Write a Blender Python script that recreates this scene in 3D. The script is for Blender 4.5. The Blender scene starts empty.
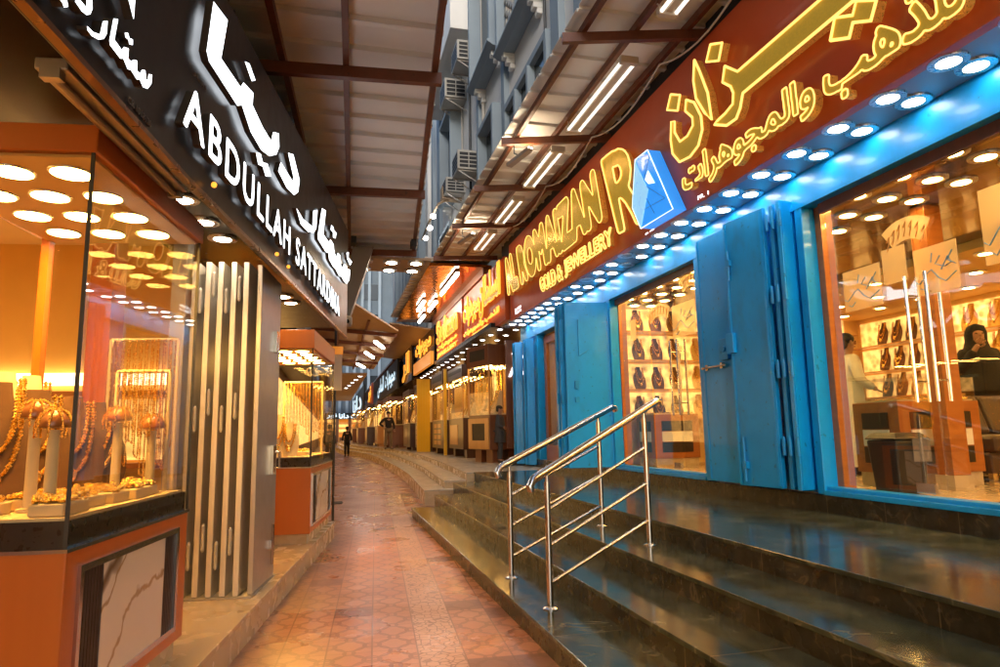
import bpy, math, random
from mathutils import Vector, Matrix
random.seed(7)
SC = bpy.context.scene
COL = SC.collection
R = math.radians

# ---------------------------------------------------------------- camera, world, sun, exposure
cam = bpy.data.cameras.new("camera")
cam.sensor_width = 36.0
cam.lens = 667.0 / 1000.0 * 36.0
cam.clip_start = 0.05
cam.clip_end = 600
camo = bpy.data.objects.new("camera", cam)
COL.objects.link(camo)
YAW, PITCH, ROLL = R(14.3), R(8.3), R(1.1)
fwd = Vector((math.sin(YAW) * math.cos(PITCH), math.cos(YAW) * math.cos(PITCH), math.sin(PITCH)))
rgt = Vector((math.cos(YAW), -math.sin(YAW), 0))
upv = rgt.cross(fwd)
r2 = rgt * math.cos(ROLL) - upv * math.sin(ROLL)
u2 = r2.cross(fwd)
M = Matrix((r2, u2, -fwd)).transposed().to_4x4()
M.translation = Vector((0, 0, 1.3))
camo.matrix_world = M
SC.camera = camo
w = bpy.data.worlds.new("World")
SC.world = w
w.use_nodes = True
nt = w.node_tree
bg = nt.nodes["Background"]
sky = nt.nodes.new("ShaderNodeTexSky")
sky.sky_type = 'NISHITA'
sky.sun_disc = False
sky.sun_elevation = R(24)
sky.sun_rotation = R(200)
nt.links.new(sky.outputs[0], bg.inputs[0])
bg.inputs[1].default_value = 0.15
sl = bpy.data.lights.new("sun", 'SUN')
sl.energy = 0.5
sl.angle = R(14)
sl.color = (1, .95, .88)
so = bpy.data.objects.new("sun", sl)
COL.objects.link(so)
sd = Vector((math.sin(R(200)) * math.cos(R(24)), math.cos(R(200)) * math.cos(R(24)), math.sin(R(24))))
so.rotation_euler = (-sd).to_track_quat('-Z', 'Y').to_euler()
so.location = (0, 0, 40)
vs = SC.view_settings
vs.view_transform = 'Standard'
vs.look = 'None'
vs.exposure = 1.15
vs.gamma = 1
vs.use_curve_mapping = False
SC.cycles.use_denoising = True
SC.cycles.denoiser = 'OPENIMAGEDENOISE'
SC.cycles.denoising_input_passes = 'RGB_ALBEDO_NORMAL'
SC.cycles.denoising_prefilter = 'ACCURATE'
SC.cycles.max_bounces = 10
SC.cycles.transparent_max_bounces = 24
SC.cycles.caustics_reflective = False
SC.cycles.caustics_refractive = False
SC.cycles.sample_clamp_indirect = 6.0

# ---------------------------------------------------------------- materials
MATS = {}


def pm(name, col, rough=.5, metal=0., var=.12, scale=6., bump=0., emit=0., ecol=None, coat=0., rvar=0.12, spec=.5):
    """procedural principled material: noise in colour, roughness and bump"""
    if name in MATS:
        return MATS[name]
    m = bpy.data.materials.new(name)
    m.use_nodes = True
    n = m.node_tree.nodes
    l = m.node_tree.links
    p = n["Principled BSDF"]
    tc = n.new("ShaderNodeTexCoord")
    nz = n.new("ShaderNodeTexNoise")
    nz.inputs["Scale"].default_value = scale
    nz.inputs["Detail"].default_value = 5
    l.new(tc.outputs["Object"], nz.inputs["Vector"])
    mx = n.new("ShaderNodeMix")
    mx.data_type = 'RGBA'
    c = tuple(col)
    mx.inputs[6].default_value = tuple(max(0, x * (1 - var)) for x in c) + (1,)
    mx.inputs[7].default_value = tuple(min(1, x * (1 + var)) for x in c) + (1,)
    l.new(nz.outputs[0], mx.inputs[0])
    l.new(mx.outputs[2], p.inputs["Base Color"])
    mr = n.new("ShaderNodeMapRange")
    mr.inputs["To Min"].default_value = max(.02, rough - rvar)
    mr.inputs["To Max"].default_value = min(1, rough + rvar)
    n2 = n.new("ShaderNodeTexNoise")
    n2.inputs["Scale"].default_value = scale * 2.7
    l.new(tc.outputs["Object"], n2.inputs["Vector"])
    l.new(n2.outputs[0], mr.inputs[0])
    l.new(mr.outputs[0], p.inputs["Roughness"])
    p.inputs["Metallic"].default_value = metal
    p.inputs["Coat Weight"].default_value = coat
    p.inputs["Specular IOR Level"].default_value = spec
    if bump:
        b = n.new("ShaderNodeBump")
        b.inputs["Strength"].default_value = bump
        b.inputs["Distance"].default_value = .01
        l.new(n2.outputs[0], b.inputs["Height"])
        l.new(b.outputs[0], p.inputs["Normal"])
    if emit:
        p.inputs["Emission Color"].default_value = tuple(ecol or col) + (1,)
        p.inputs["Emission Strength"].default_value = emit
    MATS[name] = m
    return m


def glassmat(name, tint=(1, 1, 1), refl=1.0):
    m = bpy.data.materials.new(name)
    m.use_nodes = True
    n = m.node_tree.nodes
    l = m.node_tree.links
    n.remove(n["Principled BSDF"])
    tr = n.new("ShaderNodeBsdfTransparent")
    tr.inputs[0].default_value = tuple(tint) + (1,)
    gl = n.new("ShaderNodeBsdfGlossy")
    gl.inputs["Roughness"].default_value = .01
    fr = n.new("ShaderNodeFresnel")
    fr.inputs[0].default_value = 1.45
    mu = n.new("ShaderNodeMath")
    mu.operation = 'MULTIPLY'
    mu.inputs[1].default_value = refl
    l.new(fr.outputs[0], mu.inputs[0])
    mix = n.new("ShaderNodeMixShader")
    l.new(mu.outputs[0], mix.inputs[0])
    l.new(tr.outputs[0], mix.inputs[1])
    l.new(gl.outputs[0], mix.inputs[2])
    l.new(mix.outputs[0], n["Material Output"].inputs[0])
    return m


def marble(name, base, vein, rough, scale=1.6, vw=.06, joint=None, jcol=None, cloud=None, coat=0.):
    """stone slab: cloudy base, thin warped veins and joints every `joint` metres along Y"""
    m = bpy.data.materials.new(name)
    m.use_nodes = True
    n = m.node_tree.nodes
    l = m.node_tree.links
    p = n["Principled BSDF"]
    tc = n.new("ShaderNodeTexCoord")
    nz = n.new("ShaderNodeTexNoise")
    nz.inputs["Scale"].default_value = scale
    nz.inputs["Detail"].default_value = 8
    nz.inputs["Distortion"].default_value = 1.2
    l.new(tc.outputs["Object"], nz.inputs["Vector"])
    # vein: |noise-.5| small
    sub = n.new("ShaderNodeMath"); sub.operation = 'SUBTRACT'; sub.inputs[1].default_value = .5
    ab = n.new("ShaderNodeMath"); ab.operation = 'ABSOLUTE'
    l.new(nz.outputs[0], sub.inputs[0]); l.new(sub.outputs[0], ab.inputs[0])
    mr = n.new("ShaderNodeMapRange")
    mr.inputs["From Min"].default_value = 0
    mr.inputs["From Max"].default_value = vw
    mr.inputs["To Min"].default_value = 1
    mr.inputs["To Max"].default_value = 0
    l.new(ab.outputs[0], mr.inputs[0])
    n3 = n.new("ShaderNodeTexNoise"); n3.inputs["Scale"].default_value = scale * 1.7
    n3.inputs["Detail"].default_value = 6
    l.new(tc.outputs["Object"], n3.inputs["Vector"])
    r3 = n.new("ShaderNodeMapRange")
    r3.inputs["From Min"].default_value = .45
    r3.inputs["From Max"].default_value = .75
    l.new(n3.outputs[0], r3.inputs[0])
    ml = n.new("ShaderNodeMath"); ml.operation = 'MULTIPLY'
    l.new(mr.outputs[0], ml.inputs[0]); l.new(r3.outputs[0], ml.inputs[1])
    c0 = n.new("ShaderNodeMix"); c0.data_type = 'RGBA'
    c0.inputs[6].default_value = tuple(base) + (1,)
    c0.inputs[7].default_value = tuple(cloud or [x * 1.6 for x in base]) + (1,)
    l.new(r3.outputs[0], c0.inputs[0])
    c1 = n.new("ShaderNodeMix"); c1.data_type = 'RGBA'
    l.new(ml.outputs[0], c1.inputs[0])
    l.new(c0.outputs[2], c1.inputs[6])
    c1.inputs[7].default_value = tuple(vein) + (1,)
    out = c1.outputs[2]
    if joint:
        sp = n.new("ShaderNodeSeparateXYZ"); l.new(tc.outputs["Object"], sp.inputs[0])
        md = n.new("ShaderNodeMath"); md.operation = 'PINGPONG'; md.inputs[1].default_value = joint / 2
        l.new(sp.outputs[1], md.inputs[0])
        lt = n.new("ShaderNodeMath"); lt.operation = 'LESS_THAN'; lt.inputs[1].default_value = .003
        l.new(md.outputs[0], lt.inputs[0])
        c2 = n.new("ShaderNodeMix"); c2.data_type = 'RGBA'
        l.new(lt.outputs[0], c2.inputs[0]); l.new(out, c2.inputs[6])
        c2.inputs[7].default_value = tuple(jcol) + (1,)
        out = c2.outputs[2]
    du = n.new("ShaderNodeTexNoise"); du.inputs["Scale"].default_value = 3.3; du.inputs["Detail"].default_value = 10; du.inputs["Roughness"].default_value = .68
    l.new(tc.outputs["Object"], du.inputs["Vector"])
    dr_ = n.new("ShaderNodeMapRange"); dr_.inputs["From Min"].default_value = .50; dr_.inputs["From Max"].default_value = .74; dr_.inputs["To Max"].default_value = .42
    l.new(du.outputs[0], dr_.inputs[0])
    out = mixc(n, l, dr_.outputs[0], out, tuple(min(1, x * 1.5 + .045) for x in base))
    l.new(out, p.inputs["Base Color"])
    rr = n.new("ShaderNodeMapRange")
    rr.inputs["To Min"].default_value = max(.03, rough - .1)
    rr.inputs["To Max"].default_value = rough + .14
    n4 = n.new("ShaderNodeTexNoise"); n4.inputs["Scale"].default_value = 9
    n4.inputs["Detail"].default_value = 6
    l.new(tc.outputs["Object"], n4.inputs["Vector"]); l.new(n4.outputs[0], rr.inputs[0])
    l.new(rr.outputs[0], p.inputs["Roughness"])
    p.inputs["Coat Weight"].default_value = coat
    p.inputs["Specular IOR Level"].default_value = .24
    b = n.new("ShaderNodeBump"); b.inputs["Strength"].default_value = .02
    l.new(n4.outputs[0], b.inputs["Height"]); l.new(b.outputs[0], p.inputs["Normal"])
    return m


def wood(name, c0, c1, rough=.3, axis='X', scale=3., coat=.3):
    m = bpy.data.materials.new(name)
    m.use_nodes = True
    n = m.node_tree.nodes
    l = m.node_tree.links
    p = n["Principled BSDF"]
    tc = n.new("ShaderNodeTexCoord")
    mp = n.new("ShaderNodeMapping")
    s = {'X': (.6, 6, 14), 'Y': (6, .6, 14), 'Z': (8, 8, .5)}[axis]
    mp.inputs["Scale"].default_value = s
    l.new(tc.outputs["Object"], mp.inputs[0])
    nz = n.new("ShaderNodeTexNoise")
    nz.inputs["Scale"].default_value = scale
    nz.inputs["Detail"].default_value = 6
    l.new(mp.outputs[0], nz.inputs["Vector"])
    mx = n.new("ShaderNodeMix"); mx.data_type = 'RGBA'
    mx.inputs[6].default_value = tuple(c0) + (1,)
    mx.inputs[7].default_value = tuple(c1) + (1,)
    l.new(nz.outputs[0], mx.inputs[0])
    l.new(mx.outputs[2], p.inputs["Base Color"])
    p.inputs["Roughness"].default_value = rough
    p.inputs["Coat Weight"].default_value = coat
    p.inputs["Coat Roughness"].default_value = .1
    return m


def math_node(n, l, op, a, b=None):
    x = n.new("ShaderNodeMath")
    x.operation = op
    for i, v in enumerate((a, b)):
        if v is None:
            continue
        if isinstance(v, (int, float)):
            x.inputs[i].default_value = v
        else:
            l.new(v, x.inputs[i])
    return x.outputs[0]


def mixc(n, l, f, a, b):
    x = n.new("ShaderNodeMix")
    x.data_type = 'RGBA'
    if isinstance(f, (int, float)):
        x.inputs[0].default_value = f
    else:
        l.new(f, x.inputs[0])
    for i, v in ((6, a), (7, b)):
        if isinstance(v, tuple):
            x.inputs[i].default_value = v + (1,)
        else:
            l.new(v, x.inputs[i])
    return x.outputs[2]


def paver_mat():
    """terracotta street tiles: 0.27 m columns with pressed rings, one pale cobble-pattern strip, stains, wet sheen"""
    m = bpy.data.materials.new("street_tiles")
    m.use_nodes = True
    n = m.node_tree.nodes
    l = m.node_tree.links
    p = n["Principled BSDF"]
    tc = n.new("ShaderNodeTexCoord")
    mp = n.new("ShaderNodeMapping")
    mp.inputs["Rotation"].default_value = (0, 0, R(3.7))
    l.new(tc.outputs["Object"], mp.inputs[0])
    sp = n.new("ShaderNodeSeparateXYZ")
    l.new(mp.outputs[0], sp.inputs[0])
    s, t = sp.outputs[0], sp.outputs[1]
    T = .27
    ss = math_node(n, l, 'ADD', s, 27.0 * T + .012)
    su = math_node(n, l, 'DIVIDE', ss, T)
    tu = math_node(n, l, 'DIVIDE', t, T)
    fx = math_node(n, l, 'FRACT', su)
    fy = math_node(n, l, 'FRACT', tu)
    cx = math_node(n, l, 'SUBTRACT', fx, .5)
    cy = math_node(n, l, 'SUBTRACT', fy, .5)
    # overlapping pressed rings at tile corners and centre
    def ring(ax, ay, r, wd):
        dx = math_node(n, l, 'SUBTRACT', math_node(n, l, 'ABSOLUTE', cx), ax)
        dy = math_node(n, l, 'SUBTRACT', math_node(n, l, 'ABSOLUTE', cy), ay)
        d = math_node(n, l, 'SQRT', math_node(n, l, 'ADD', math_node(n, l, 'MULTIPLY', dx, dx), math_node(n, l, 'MULTIPLY', dy, dy)))
        return math_node(n, l, 'LESS_THAN', math_node(n, l, 'ABSOLUTE', math_node(n, l, 'SUBTRACT', d, r)), wd)
    g = math_node(n, l, 'MAXIMUM', ring(0, 0, .36, .03), ring(.5, .5, .42, .03))
    g = math_node(n, l, 'MAXIMUM', g, math_node(n, l, 'MAXIMUM', ring(.5, 0, .2, .026), ring(0, .5, .13, .026)))
    ex = math_node(n, l, 'GREATER_THAN', math_node(n, l, 'ABSOLUTE', cx), .482)
    ey = math_node(n, l, 'GREATER_THAN', math_node(n, l, 'ABSOLUTE', cy), .486)
    edge = math_node(n, l, 'MAXIMUM', ex, math_node(n, l, 'MULTIPLY', ey, .55))
    g = math_node(n, l, 'MULTIPLY', g, .8)
    g = math_node(n, l, 'MAXIMUM', g, edge)
    # pale strip with fan cobbles, s in .259 ... .55
    vo = n.new("ShaderNodeTexVoronoi")
    vo.feature = 'DISTANCE_TO_EDGE'
    vo.inputs["Scale"].default_value = 17
    vo.inputs["Randomness"].default_value = .75
    l.new(mp.outputs[0], vo.inputs["Vector"])
    cob = math_node(n, l, 'LESS_THAN', vo.outputs["Distance"], .05)
    strip = math_node(n, l, 'MULTIPLY', math_node(n, l, 'GREATER_THAN', s, .258), math_node(n, l, 'LESS_THAN', s, .528))
    groove = mixc(n, l, strip, g, math_node(n, l, 'MAXIMUM', cob, edge))
    # colours
    wn = n.new("ShaderNodeTexWhiteNoise")
    wn.noise_dimensions = '2D'
    cb = n.new("ShaderNodeCombineXYZ")
    l.new(math_node(n, l, 'FLOOR', su), cb.inputs[0])
    l.new(math_node(n, l, 'FLOOR', tu), cb.inputs[1])
    l.new(cb.outputs[0], wn.inputs["Vector"])
    base = mixc(n, l, wn.outputs["Value"], (.54, .205, .105), (.66, .285, .155))
    red = math_node(n, l, 'GREATER_THAN', s, .528)
    redsel = math_node(n, l, 'MULTIPLY', red, math_node(n, l, 'GREATER_THAN', wn.outputs["Value"], .72))
    base = mixc(n, l, redsel, base, (.20, .065, .045))
    oddred = math_node(n, l, 'GREATER_THAN', wn.outputs["Value"], .97)
    base = mixc(n, l, oddred, base, (.24, .07, .045))
    base = mixc(n, l, strip, base, (.74, .43, .30))
    big = n.new("ShaderNodeTexNoise")
    big.inputs["Scale"].default_value = 1.1
    big.inputs["Detail"].default_value = 7
    l.new(tc.outputs["Object"], big.inputs["Vector"])
    br = n.new("ShaderNodeMapRange")
    br.inputs["From Min"].default_value = .42
    br.inputs["From Max"].default_value = .68
    l.new(big.outputs[0], br.inputs[0])
    base = mixc(n, l, math_node(n, l, 'MULTIPLY', br.outputs[0], .45), base, (.30, .17, .095))
    fine = n.new("ShaderNodeTexNoise")
    fine.inputs["Scale"].default_value = 45
    fine.inputs["Detail"].default_value = 4
    l.new(tc.outputs["Object"], fine.inputs["Vector"])
    base = mixc(n, l, math_node(n, l, 'MULTIPLY', fine.outputs[0], .5), base, (.33, .16, .10))
    # grime along the left kerb
    kl = n.new("ShaderNodeMapRange")
    kl.inputs["From Min"].default_value = -.55
    kl.inputs["From Max"].default_value = -.1
    kl.inputs["To Min"].default_value = .8
    kl.inputs["To Max"].default_value = 0
    l.new(s, kl.inputs[0])
    base = mixc(n, l, math_node(n, l, 'MULTIPLY', kl.outputs[0], big.outputs[0]), base, (.13, .085, .045))
    col = mixc(n, l, math_node(n, l, 'MULTIPLY', groove, .7), base, (.16, .065, .035))
    l.new(col, p.inputs["Base Color"])
    rr = n.new("ShaderNodeMapRange")
    rr.inputs["From Min"].default_value = .35
    rr.inputs["From Max"].default_value = .65
    rr.inputs["To Min"].default_value = .2
    rr.inputs["To Max"].default_value = .42
    l.new(big.outputs[0], rr.inputs[0])
    l.new(rr.outputs[0], p.inputs["Roughness"])
    h = math_node(n, l, 'SUBTRACT', math_node(n, l, 'MULTIPLY', fine.outputs[0], .35), groove)
    b = n.new("ShaderNodeBump")
    b.inputs["Strength"].default_value = .55
    b.inputs["Distance"].default_value = .004
    l.new(h, b.inputs["Height"])
    l.new(b.outputs[0], p.inputs["Normal"])
    return m


GREEN = marble("green_stone", (.030, .036, .022), (.19, .17, .10), .12, 2.3, .018, .95, (.12, .10, .065), cloud=(.078, .088, .056))
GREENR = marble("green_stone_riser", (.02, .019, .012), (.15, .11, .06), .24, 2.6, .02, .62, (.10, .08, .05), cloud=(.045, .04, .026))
CREAM = pm("cream_marble", (.50, .38, .235), .26, 0, .13, 2.2, .04)
PALE = marble("pale_marble", (.44, .38, .29), (.3, .23, .15), .2, 1.1, .04, .9, (.2, .16, .11), cloud=(.52, .46, .37))
def veined(name):
    m = pm(name, (.74, .68, .60), .14, 0, .05, 2, 0)
    n, l = m.node_tree.nodes, m.node_tree.links
    p = n["Principled BSDF"]
    src = p.inputs["Base Color"].links[0].from_socket
    tc = n.new("ShaderNodeTexCoord")
    mp = n.new("ShaderNodeMapping"); mp.inputs["Rotation"].default_value = (R(62), 0, 0); l.new(tc.outputs["Object"], mp.inputs[0])
    out = src
    for sc, wdt, dst, c in ((.62, .02, 7, (.10, .055, .02)), (1.1, .012, 9, (.34, .22, .10))):
        w_ = n.new("ShaderNodeTexWave"); w_.bands_direction = 'Y'; w_.inputs["Scale"].default_value = sc; w_.inputs["Distortion"].default_value = dst
        w_.inputs["Detail"].default_value = 5; w_.inputs["Detail Scale"].default_value = 1.3; l.new(mp.outputs[0], w_.inputs["Vector"])
        r_ = n.new("ShaderNodeMapRange"); r_.inputs["From Min"].default_value = 0; r_.inputs["From Max"].default_value = wdt * 2; r_.inputs["To Min"].default_value = .9; r_.inputs["To Max"].default_value = 0
        l.new(w_.outputs[0], r_.inputs[0])
        out = mixc(n, l, r_.outputs[0], out, c)
    l.new(out, p.inputs["Base Color"])
    return m


CALAC = veined("veined_marble")
STREET = paver_mat()
ORANGE = wood("orange_laminate", (.50, .125, .012), (.56, .15, .018), .34, 'Z', 2., .15)
OWOOD = wood("orange_wood", (.27, .078, .014), (.44, .155, .036), .28, 'X', 2.2, .3)
DWOOD = wood("dark_wood", (.035, .014, .008), (.085, .033, .016), .35, 'Z', 2., .2)
BWOOD = wood("brown_wood", (.11, .035, .014), (.2, .07, .028), .35, 'Z', 2., .3)
HWOOD = wood("honey_wood", (.42, .19, .045), (.58, .29, .08), .35, 'Z', 2., .3)
BLUE = pm("blue_paint", (.003, .31, .74), .34, 0, .08, 4, .08, coat=.12, spec=.35)
BLUED = pm("blue_paint_worn", (.004, .27, .63), .40, 0, .2, 3, .12, spec=.35)
def weather(m, grime, amount=.55, sc=2.4):
    """scuffs, hand grime and faded patches over a painted surface"""
    n, l = m.node_tree.nodes, m.node_tree.links
    p = n["Principled BSDF"]
    src = p.inputs["Base Color"].links[0].from_socket
    tc = n.new("ShaderNodeTexCoord")
    a = n.new("ShaderNodeTexNoise"); a.inputs["Scale"].default_value = sc; a.inputs["Detail"].default_value = 9; a.inputs["Roughness"].default_value = .7
    mp = n.new("ShaderNodeMapping"); mp.inputs["Scale"].default_value = (1, 1, .45)
    l.new(tc.outputs["Object"], mp.inputs[0]); l.new(mp.outputs[0], a.inputs["Vector"])
    q = n.new("ShaderNodeMapRange"); q.inputs["From Min"].default_value = .48; q.inputs["From Max"].default_value = .72; q.inputs["To Max"].default_value = amount
    l.new(a.outputs[0], q.inputs[0])
    c = mixc(n, l, q.outputs[0], src, grime)
    b = n.new("ShaderNodeTexNoise"); b.inputs["Scale"].default_value = 16; b.inputs["Detail"].default_value = 8
    l.new(tc.outputs["Object"], b.inputs["Vector"])
    q2 = n.new("ShaderNodeMapRange"); q2.inputs["From Min"].default_value = .66; q2.inputs["From Max"].default_value = .70; q2.inputs["To Max"].default_value = .6
    l.new(b.outputs[0], q2.inputs[0])
    l.new(mixc(n, l, q2.outputs[0], c, tuple(x * .5 for x in grime)), p.inputs["Base Color"])


weather(BLUE, (.012, .20, .42), .6)
weather(BLUED, (.02, .16, .33), .75, 3.1)
BLACKG = pm("black_gloss", (.006, .006, .008), .25, 0, .2, 3, 0, coat=.0, rvar=.05, spec=.22)
BLACK = pm("black_matt", (.012, .011, .010), .55, 0, .3, 10)
DARKR = pm("dark_sill", (.03, .018, .012), .3, 0, .2, 10)
REDP = pm("sign_red_panel", (.54, .082, .017), .4, .0, .1, 2, 0, coat=.15)
GOLD = pm("gold", (.95, .60, .17), .26, 1., .12, 40, .15)
GOLDM = pm("gold_mesh_face", (.55, .37, .03), .4, .45, .2, 60, .4, emit=.10, ecol=(.8, .5, .05))
GOLDS = pm("gold_letter_side", (.9, .5, .1), .3, .6, .3, 30, .5, emit=.05, ecol=(1, .45, .08))
GOLDF = pm("gold_letter_face", (.90, .47, .05), .2, .75, .2, 5, .1, emit=.13, ecol=(1, .62, .06))
OUTL = pm("letter_outline_light", (1, .72, .22), .4, 0, 0, 3, emit=.8, ecol=(1, .58, .13))
WHITEL = pm("white_letter_light", (.95, .97, 1), .4, 0, 0, 3, emit=2.2, ecol=(.88, .94, 1))
WHITES = pm("white_letter_side", (.10, .085, .07), .4, 0, .1, 3)
NEONO = pm("amber_letter_light", (1, .45, .08), .4, 0, .3, 8, emit=.9, ecol=(1, .34, .035))
AMBS = pm("amber_letter_side", (.6, .22, .03), .4, .3, .3, 20, .4, emit=.05, ecol=(1, .3, .03))
NEONB = pm("amber_band_light", (1, .45, .08), .4, 0, .3, 5, emit=.2, ecol=(1, .30, .03))
STEEL = pm("stainless_steel", (.66, .62, .57), .16, 1., .06, 20, rvar=.06)
ALU = pm("aluminium", (.66, .61, .53), .42, .25, .1, 6, .04)
ALUD = pm("aluminium_panel", (.46, .42, .37), .38, .55, .1, 5, .04)
BEAM = pm("brown_steel_paint", (.15, .043, .016), .45, .1, .3, 9, .1)
SHEET = pm("roof_sheet", (.80, .77, .70), .45, .0, .12, 1.5, .05)
weather(BEAM, (.07, .035, .02), .6, 5)
SHEETE = pm("roof_sheet_edge", (.55, .5, .42), .5, .1, .2, 3)
WALLW = pm("white_wall_paint", (.74, .72, .68), .8, 0, .12, .9, .3)
WALLB = pm("blue_grey_paint", (.27, .33, .38), .7, 0, .14, 1.2, .2)
GLASS = glassmat("clear_glass", (.98, .98, .97), .3)
GLASSD = glassmat("door_glass", (.97, .975, .96), .25)
WINDK = pm("dark_window", (.02, .025, .03), .08, 0, .3, 2)
PLASTIC = pm("beige_plastic", (.42, .39, .34), .5, 0, .1, 6)
DARKG = pm("dark_grille", (.015, .015, .016), .6, 0, .2, 6)
LENS_W = pm("lamp_lens_white", (1, 1, 1), .4, 0, 0, 3, emit=12.5, ecol=(1, .985, .95))
LENS_Y = pm("lamp_lens_warm", (1, .9, .7), .4, 0, 0, 3, emit=46, ecol=(1, .56, .135))
LENS_C = pm("lamp_lens_amber", (1, .9, .7), .4, 0, 0, 3, emit=72, ecol=(1, .50, .10))
LENS_M = pm("lamp_lens_mild", (1, .95, .85), .4, 0, 0, 3, emit=50, ecol=(1, .80, .55))
TUBEL = pm("tube_lit", (1, 1, 1), .4, 0, 0, 3, emit=14, ecol=(1, .95, .86))
TUBEO = pm("tube_added_glow", (.9, .86, .78), .4, 0, 0, 3, emit=.7, ecol=(1, .92, .80))  # unlit-looking tubes given an added glow that also brightens the roof
FIXT = pm("lamp_fixture_white", (.55, .47, .38), .45, .1, .1, 6)
RIM = pm("lamp_rim", (.6, .6, .6), .3, .8, .1, 20)
CREAMW = pm("cream_wall", (.72, .50, .20), .6, 0, .08, 1.5)
GOLDW = pm("gold_wall", (.74, .46, .13), .5, 0, .15, 3)
BUSTD = pm("bust_brown_velvet", (.12, .055, .024), .85, 0, .2, 30)
BUSTC = pm("bust_cream", (.75, .58, .33), .7, 0, .1, 20)
SATIN = pm("gold_satin", (.70, .42, .10), .45, 0, .2, 20)
SKIN = pm("skin", (.38, .2, .12), .55, 0, .08, 20)
HAIR = pm("black_hair", (.012, .009, .008), .6, 0, .3, 40)
CLBLK = pm("black_cloth", (.012, .012, .014), .85, 0, .3, 14, .2)
CLGREY = pm("grey_cloth", (.05, .05, .055), .85, 0, .25, 14, .2)
CLKHA = pm("khaki_cloth", (.20, .14, .08), .85, 0, .2, 14, .2)
CLWHT = pm("white_cloth", (.72, .68, .6), .8, 0, .06, 10, .2)
SHOE = pm("shoe_leather", (.05, .03, .02), .5, 0, .2, 20)
YELLOW = pm("yellow_paint", (.70, .40, .012), .4, 0, .1, 3, .05)
SOFA = pm("brown_leather", (.055, .032, .024), .42, 0, .15, 12, .1)
BIN = pm("bin_plastic", (.018, .018, .02), .35, 0, .1, 8)
BAG = pm("bin_liner", (.16, .14, .13), .3, 0, .3, 20, .3)
STICK = pm("sticker_film", (.80, .66, .46), .6, 0, .05, 4)
_n = STICK.node_tree
_tl = _n.nodes.new("ShaderNodeBsdfTranslucent"); _tl.inputs[0].default_value = (.95, .80, .55, 1)
_mx = _n.nodes.new("ShaderNodeMixShader"); _mx.inputs[0].default_value = .65
_n.links.new(_n.nodes["Principled BSDF"].outputs[0], _mx.inputs[1]); _n.links.new(_tl.outputs[0], _mx.inputs[2])
_tp = _n.nodes.new("ShaderNodeBsdfTransparent"); _m2 = _n.nodes.new("ShaderNodeMixShader"); _m2.inputs[0].default_value = .68
_n.links.new(_mx.outputs[0], _m2.inputs[1]); _n.links.new(_tp.outputs[0], _m2.inputs[2]); _n.links.new(_m2.outputs[0], _n.nodes["Material Output"].inputs[0])
STICKB = pm("sticker_print_blue", (.07, .25, .42), .6, 0, .05, 4)
STICKG = pm("sticker_print_gold", (.42, .20, .05), .5, 0, .05, 4)
CEILB = pm("brown_gloss_ceiling", (.12, .048, .02), .14, 0, .15, 2, coat=.4, rvar=.05)
SOFFB = pm("soffit_gloss", (.30, .31, .33), .2, .1, .1, 3, rvar=.04)
COPPER = pm("copper_foil", (.62, .22, .04), .12, .95, .3, 1.4, .9, rvar=.06)
TAN = pm("tan_board", (.42, .29, .17), .6, 0, .1, 2)
EMBL = pm("emblem_blue", (.03, .30, .85), .2, 0, .35, 2.2, emit=.4, ecol=(.03, .30, .95), coat=.5)
EMBW = pm("emblem_white", (.8, .9, 1), .3, 0, 0, 3, emit=.7, ecol=(.7, .88, 1))
GREY = pm("grey_board", (.17, .15, .14), .5, 0, .12, 2)
TARP = pm("blue_tarp", (.02, .12, .3), .6, 0, .2, 2)
CABLE = pm("cable_sheath", (.55, .5, .42), .5, 0, .1, 5)
CABLEK = pm("cable_dark", (.03, .03, .03), .5, 0, .1, 5)
SLATS = pm("dark_fluted", (.02, .012, .008), .4, 0, .2, 6)
PAPER = pm("paper", (.72, .68, .62), .7, 0, .05, 5)
SHELFL = pm("shelf_backlight", (1, .75, .35), .5, 0, .4, 2.5, emit=.6, ecol=(1, .50, .13))
_n = SHELFL.node_tree
_tc = _n.nodes.new("ShaderNodeTexCoord")
_v = _n.nodes.new("ShaderNodeTexVoronoi"); _v.inputs["Scale"].default_value = 9
_z = _n.nodes.new("ShaderNodeTexNoise"); _z.inputs["Scale"].default_value = 4.5; _z.inputs["Detail"].default_value = 8
_n.links.new(_tc.outputs["Object"], _v.inputs["Vector"]); _n.links.new(_tc.outputs["Object"], _z.inputs["Vector"])
_m = math_node(_n.nodes, _n.links, 'MULTIPLY', _v.outputs["Distance"], _z.outputs[0])
_r = _n.nodes.new("ShaderNodeMapRange"); _r.inputs["From Min"].default_value = .05; _r.inputs["From Max"].default_value = .42
_r.inputs["To Min"].default_value = .12; _r.inputs["To Max"].default_value = 1.15
_n.links.new(_m, _r.inputs[0]); _n.links.new(_r.outputs[0], _n.nodes["Principled BSDF"].inputs["Emission Strength"])

# ---------------------------------------------------------------- mesh builder
LA = R(7.4)           # the left-hand shops stand turned by this angle
BASE = {}


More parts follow.
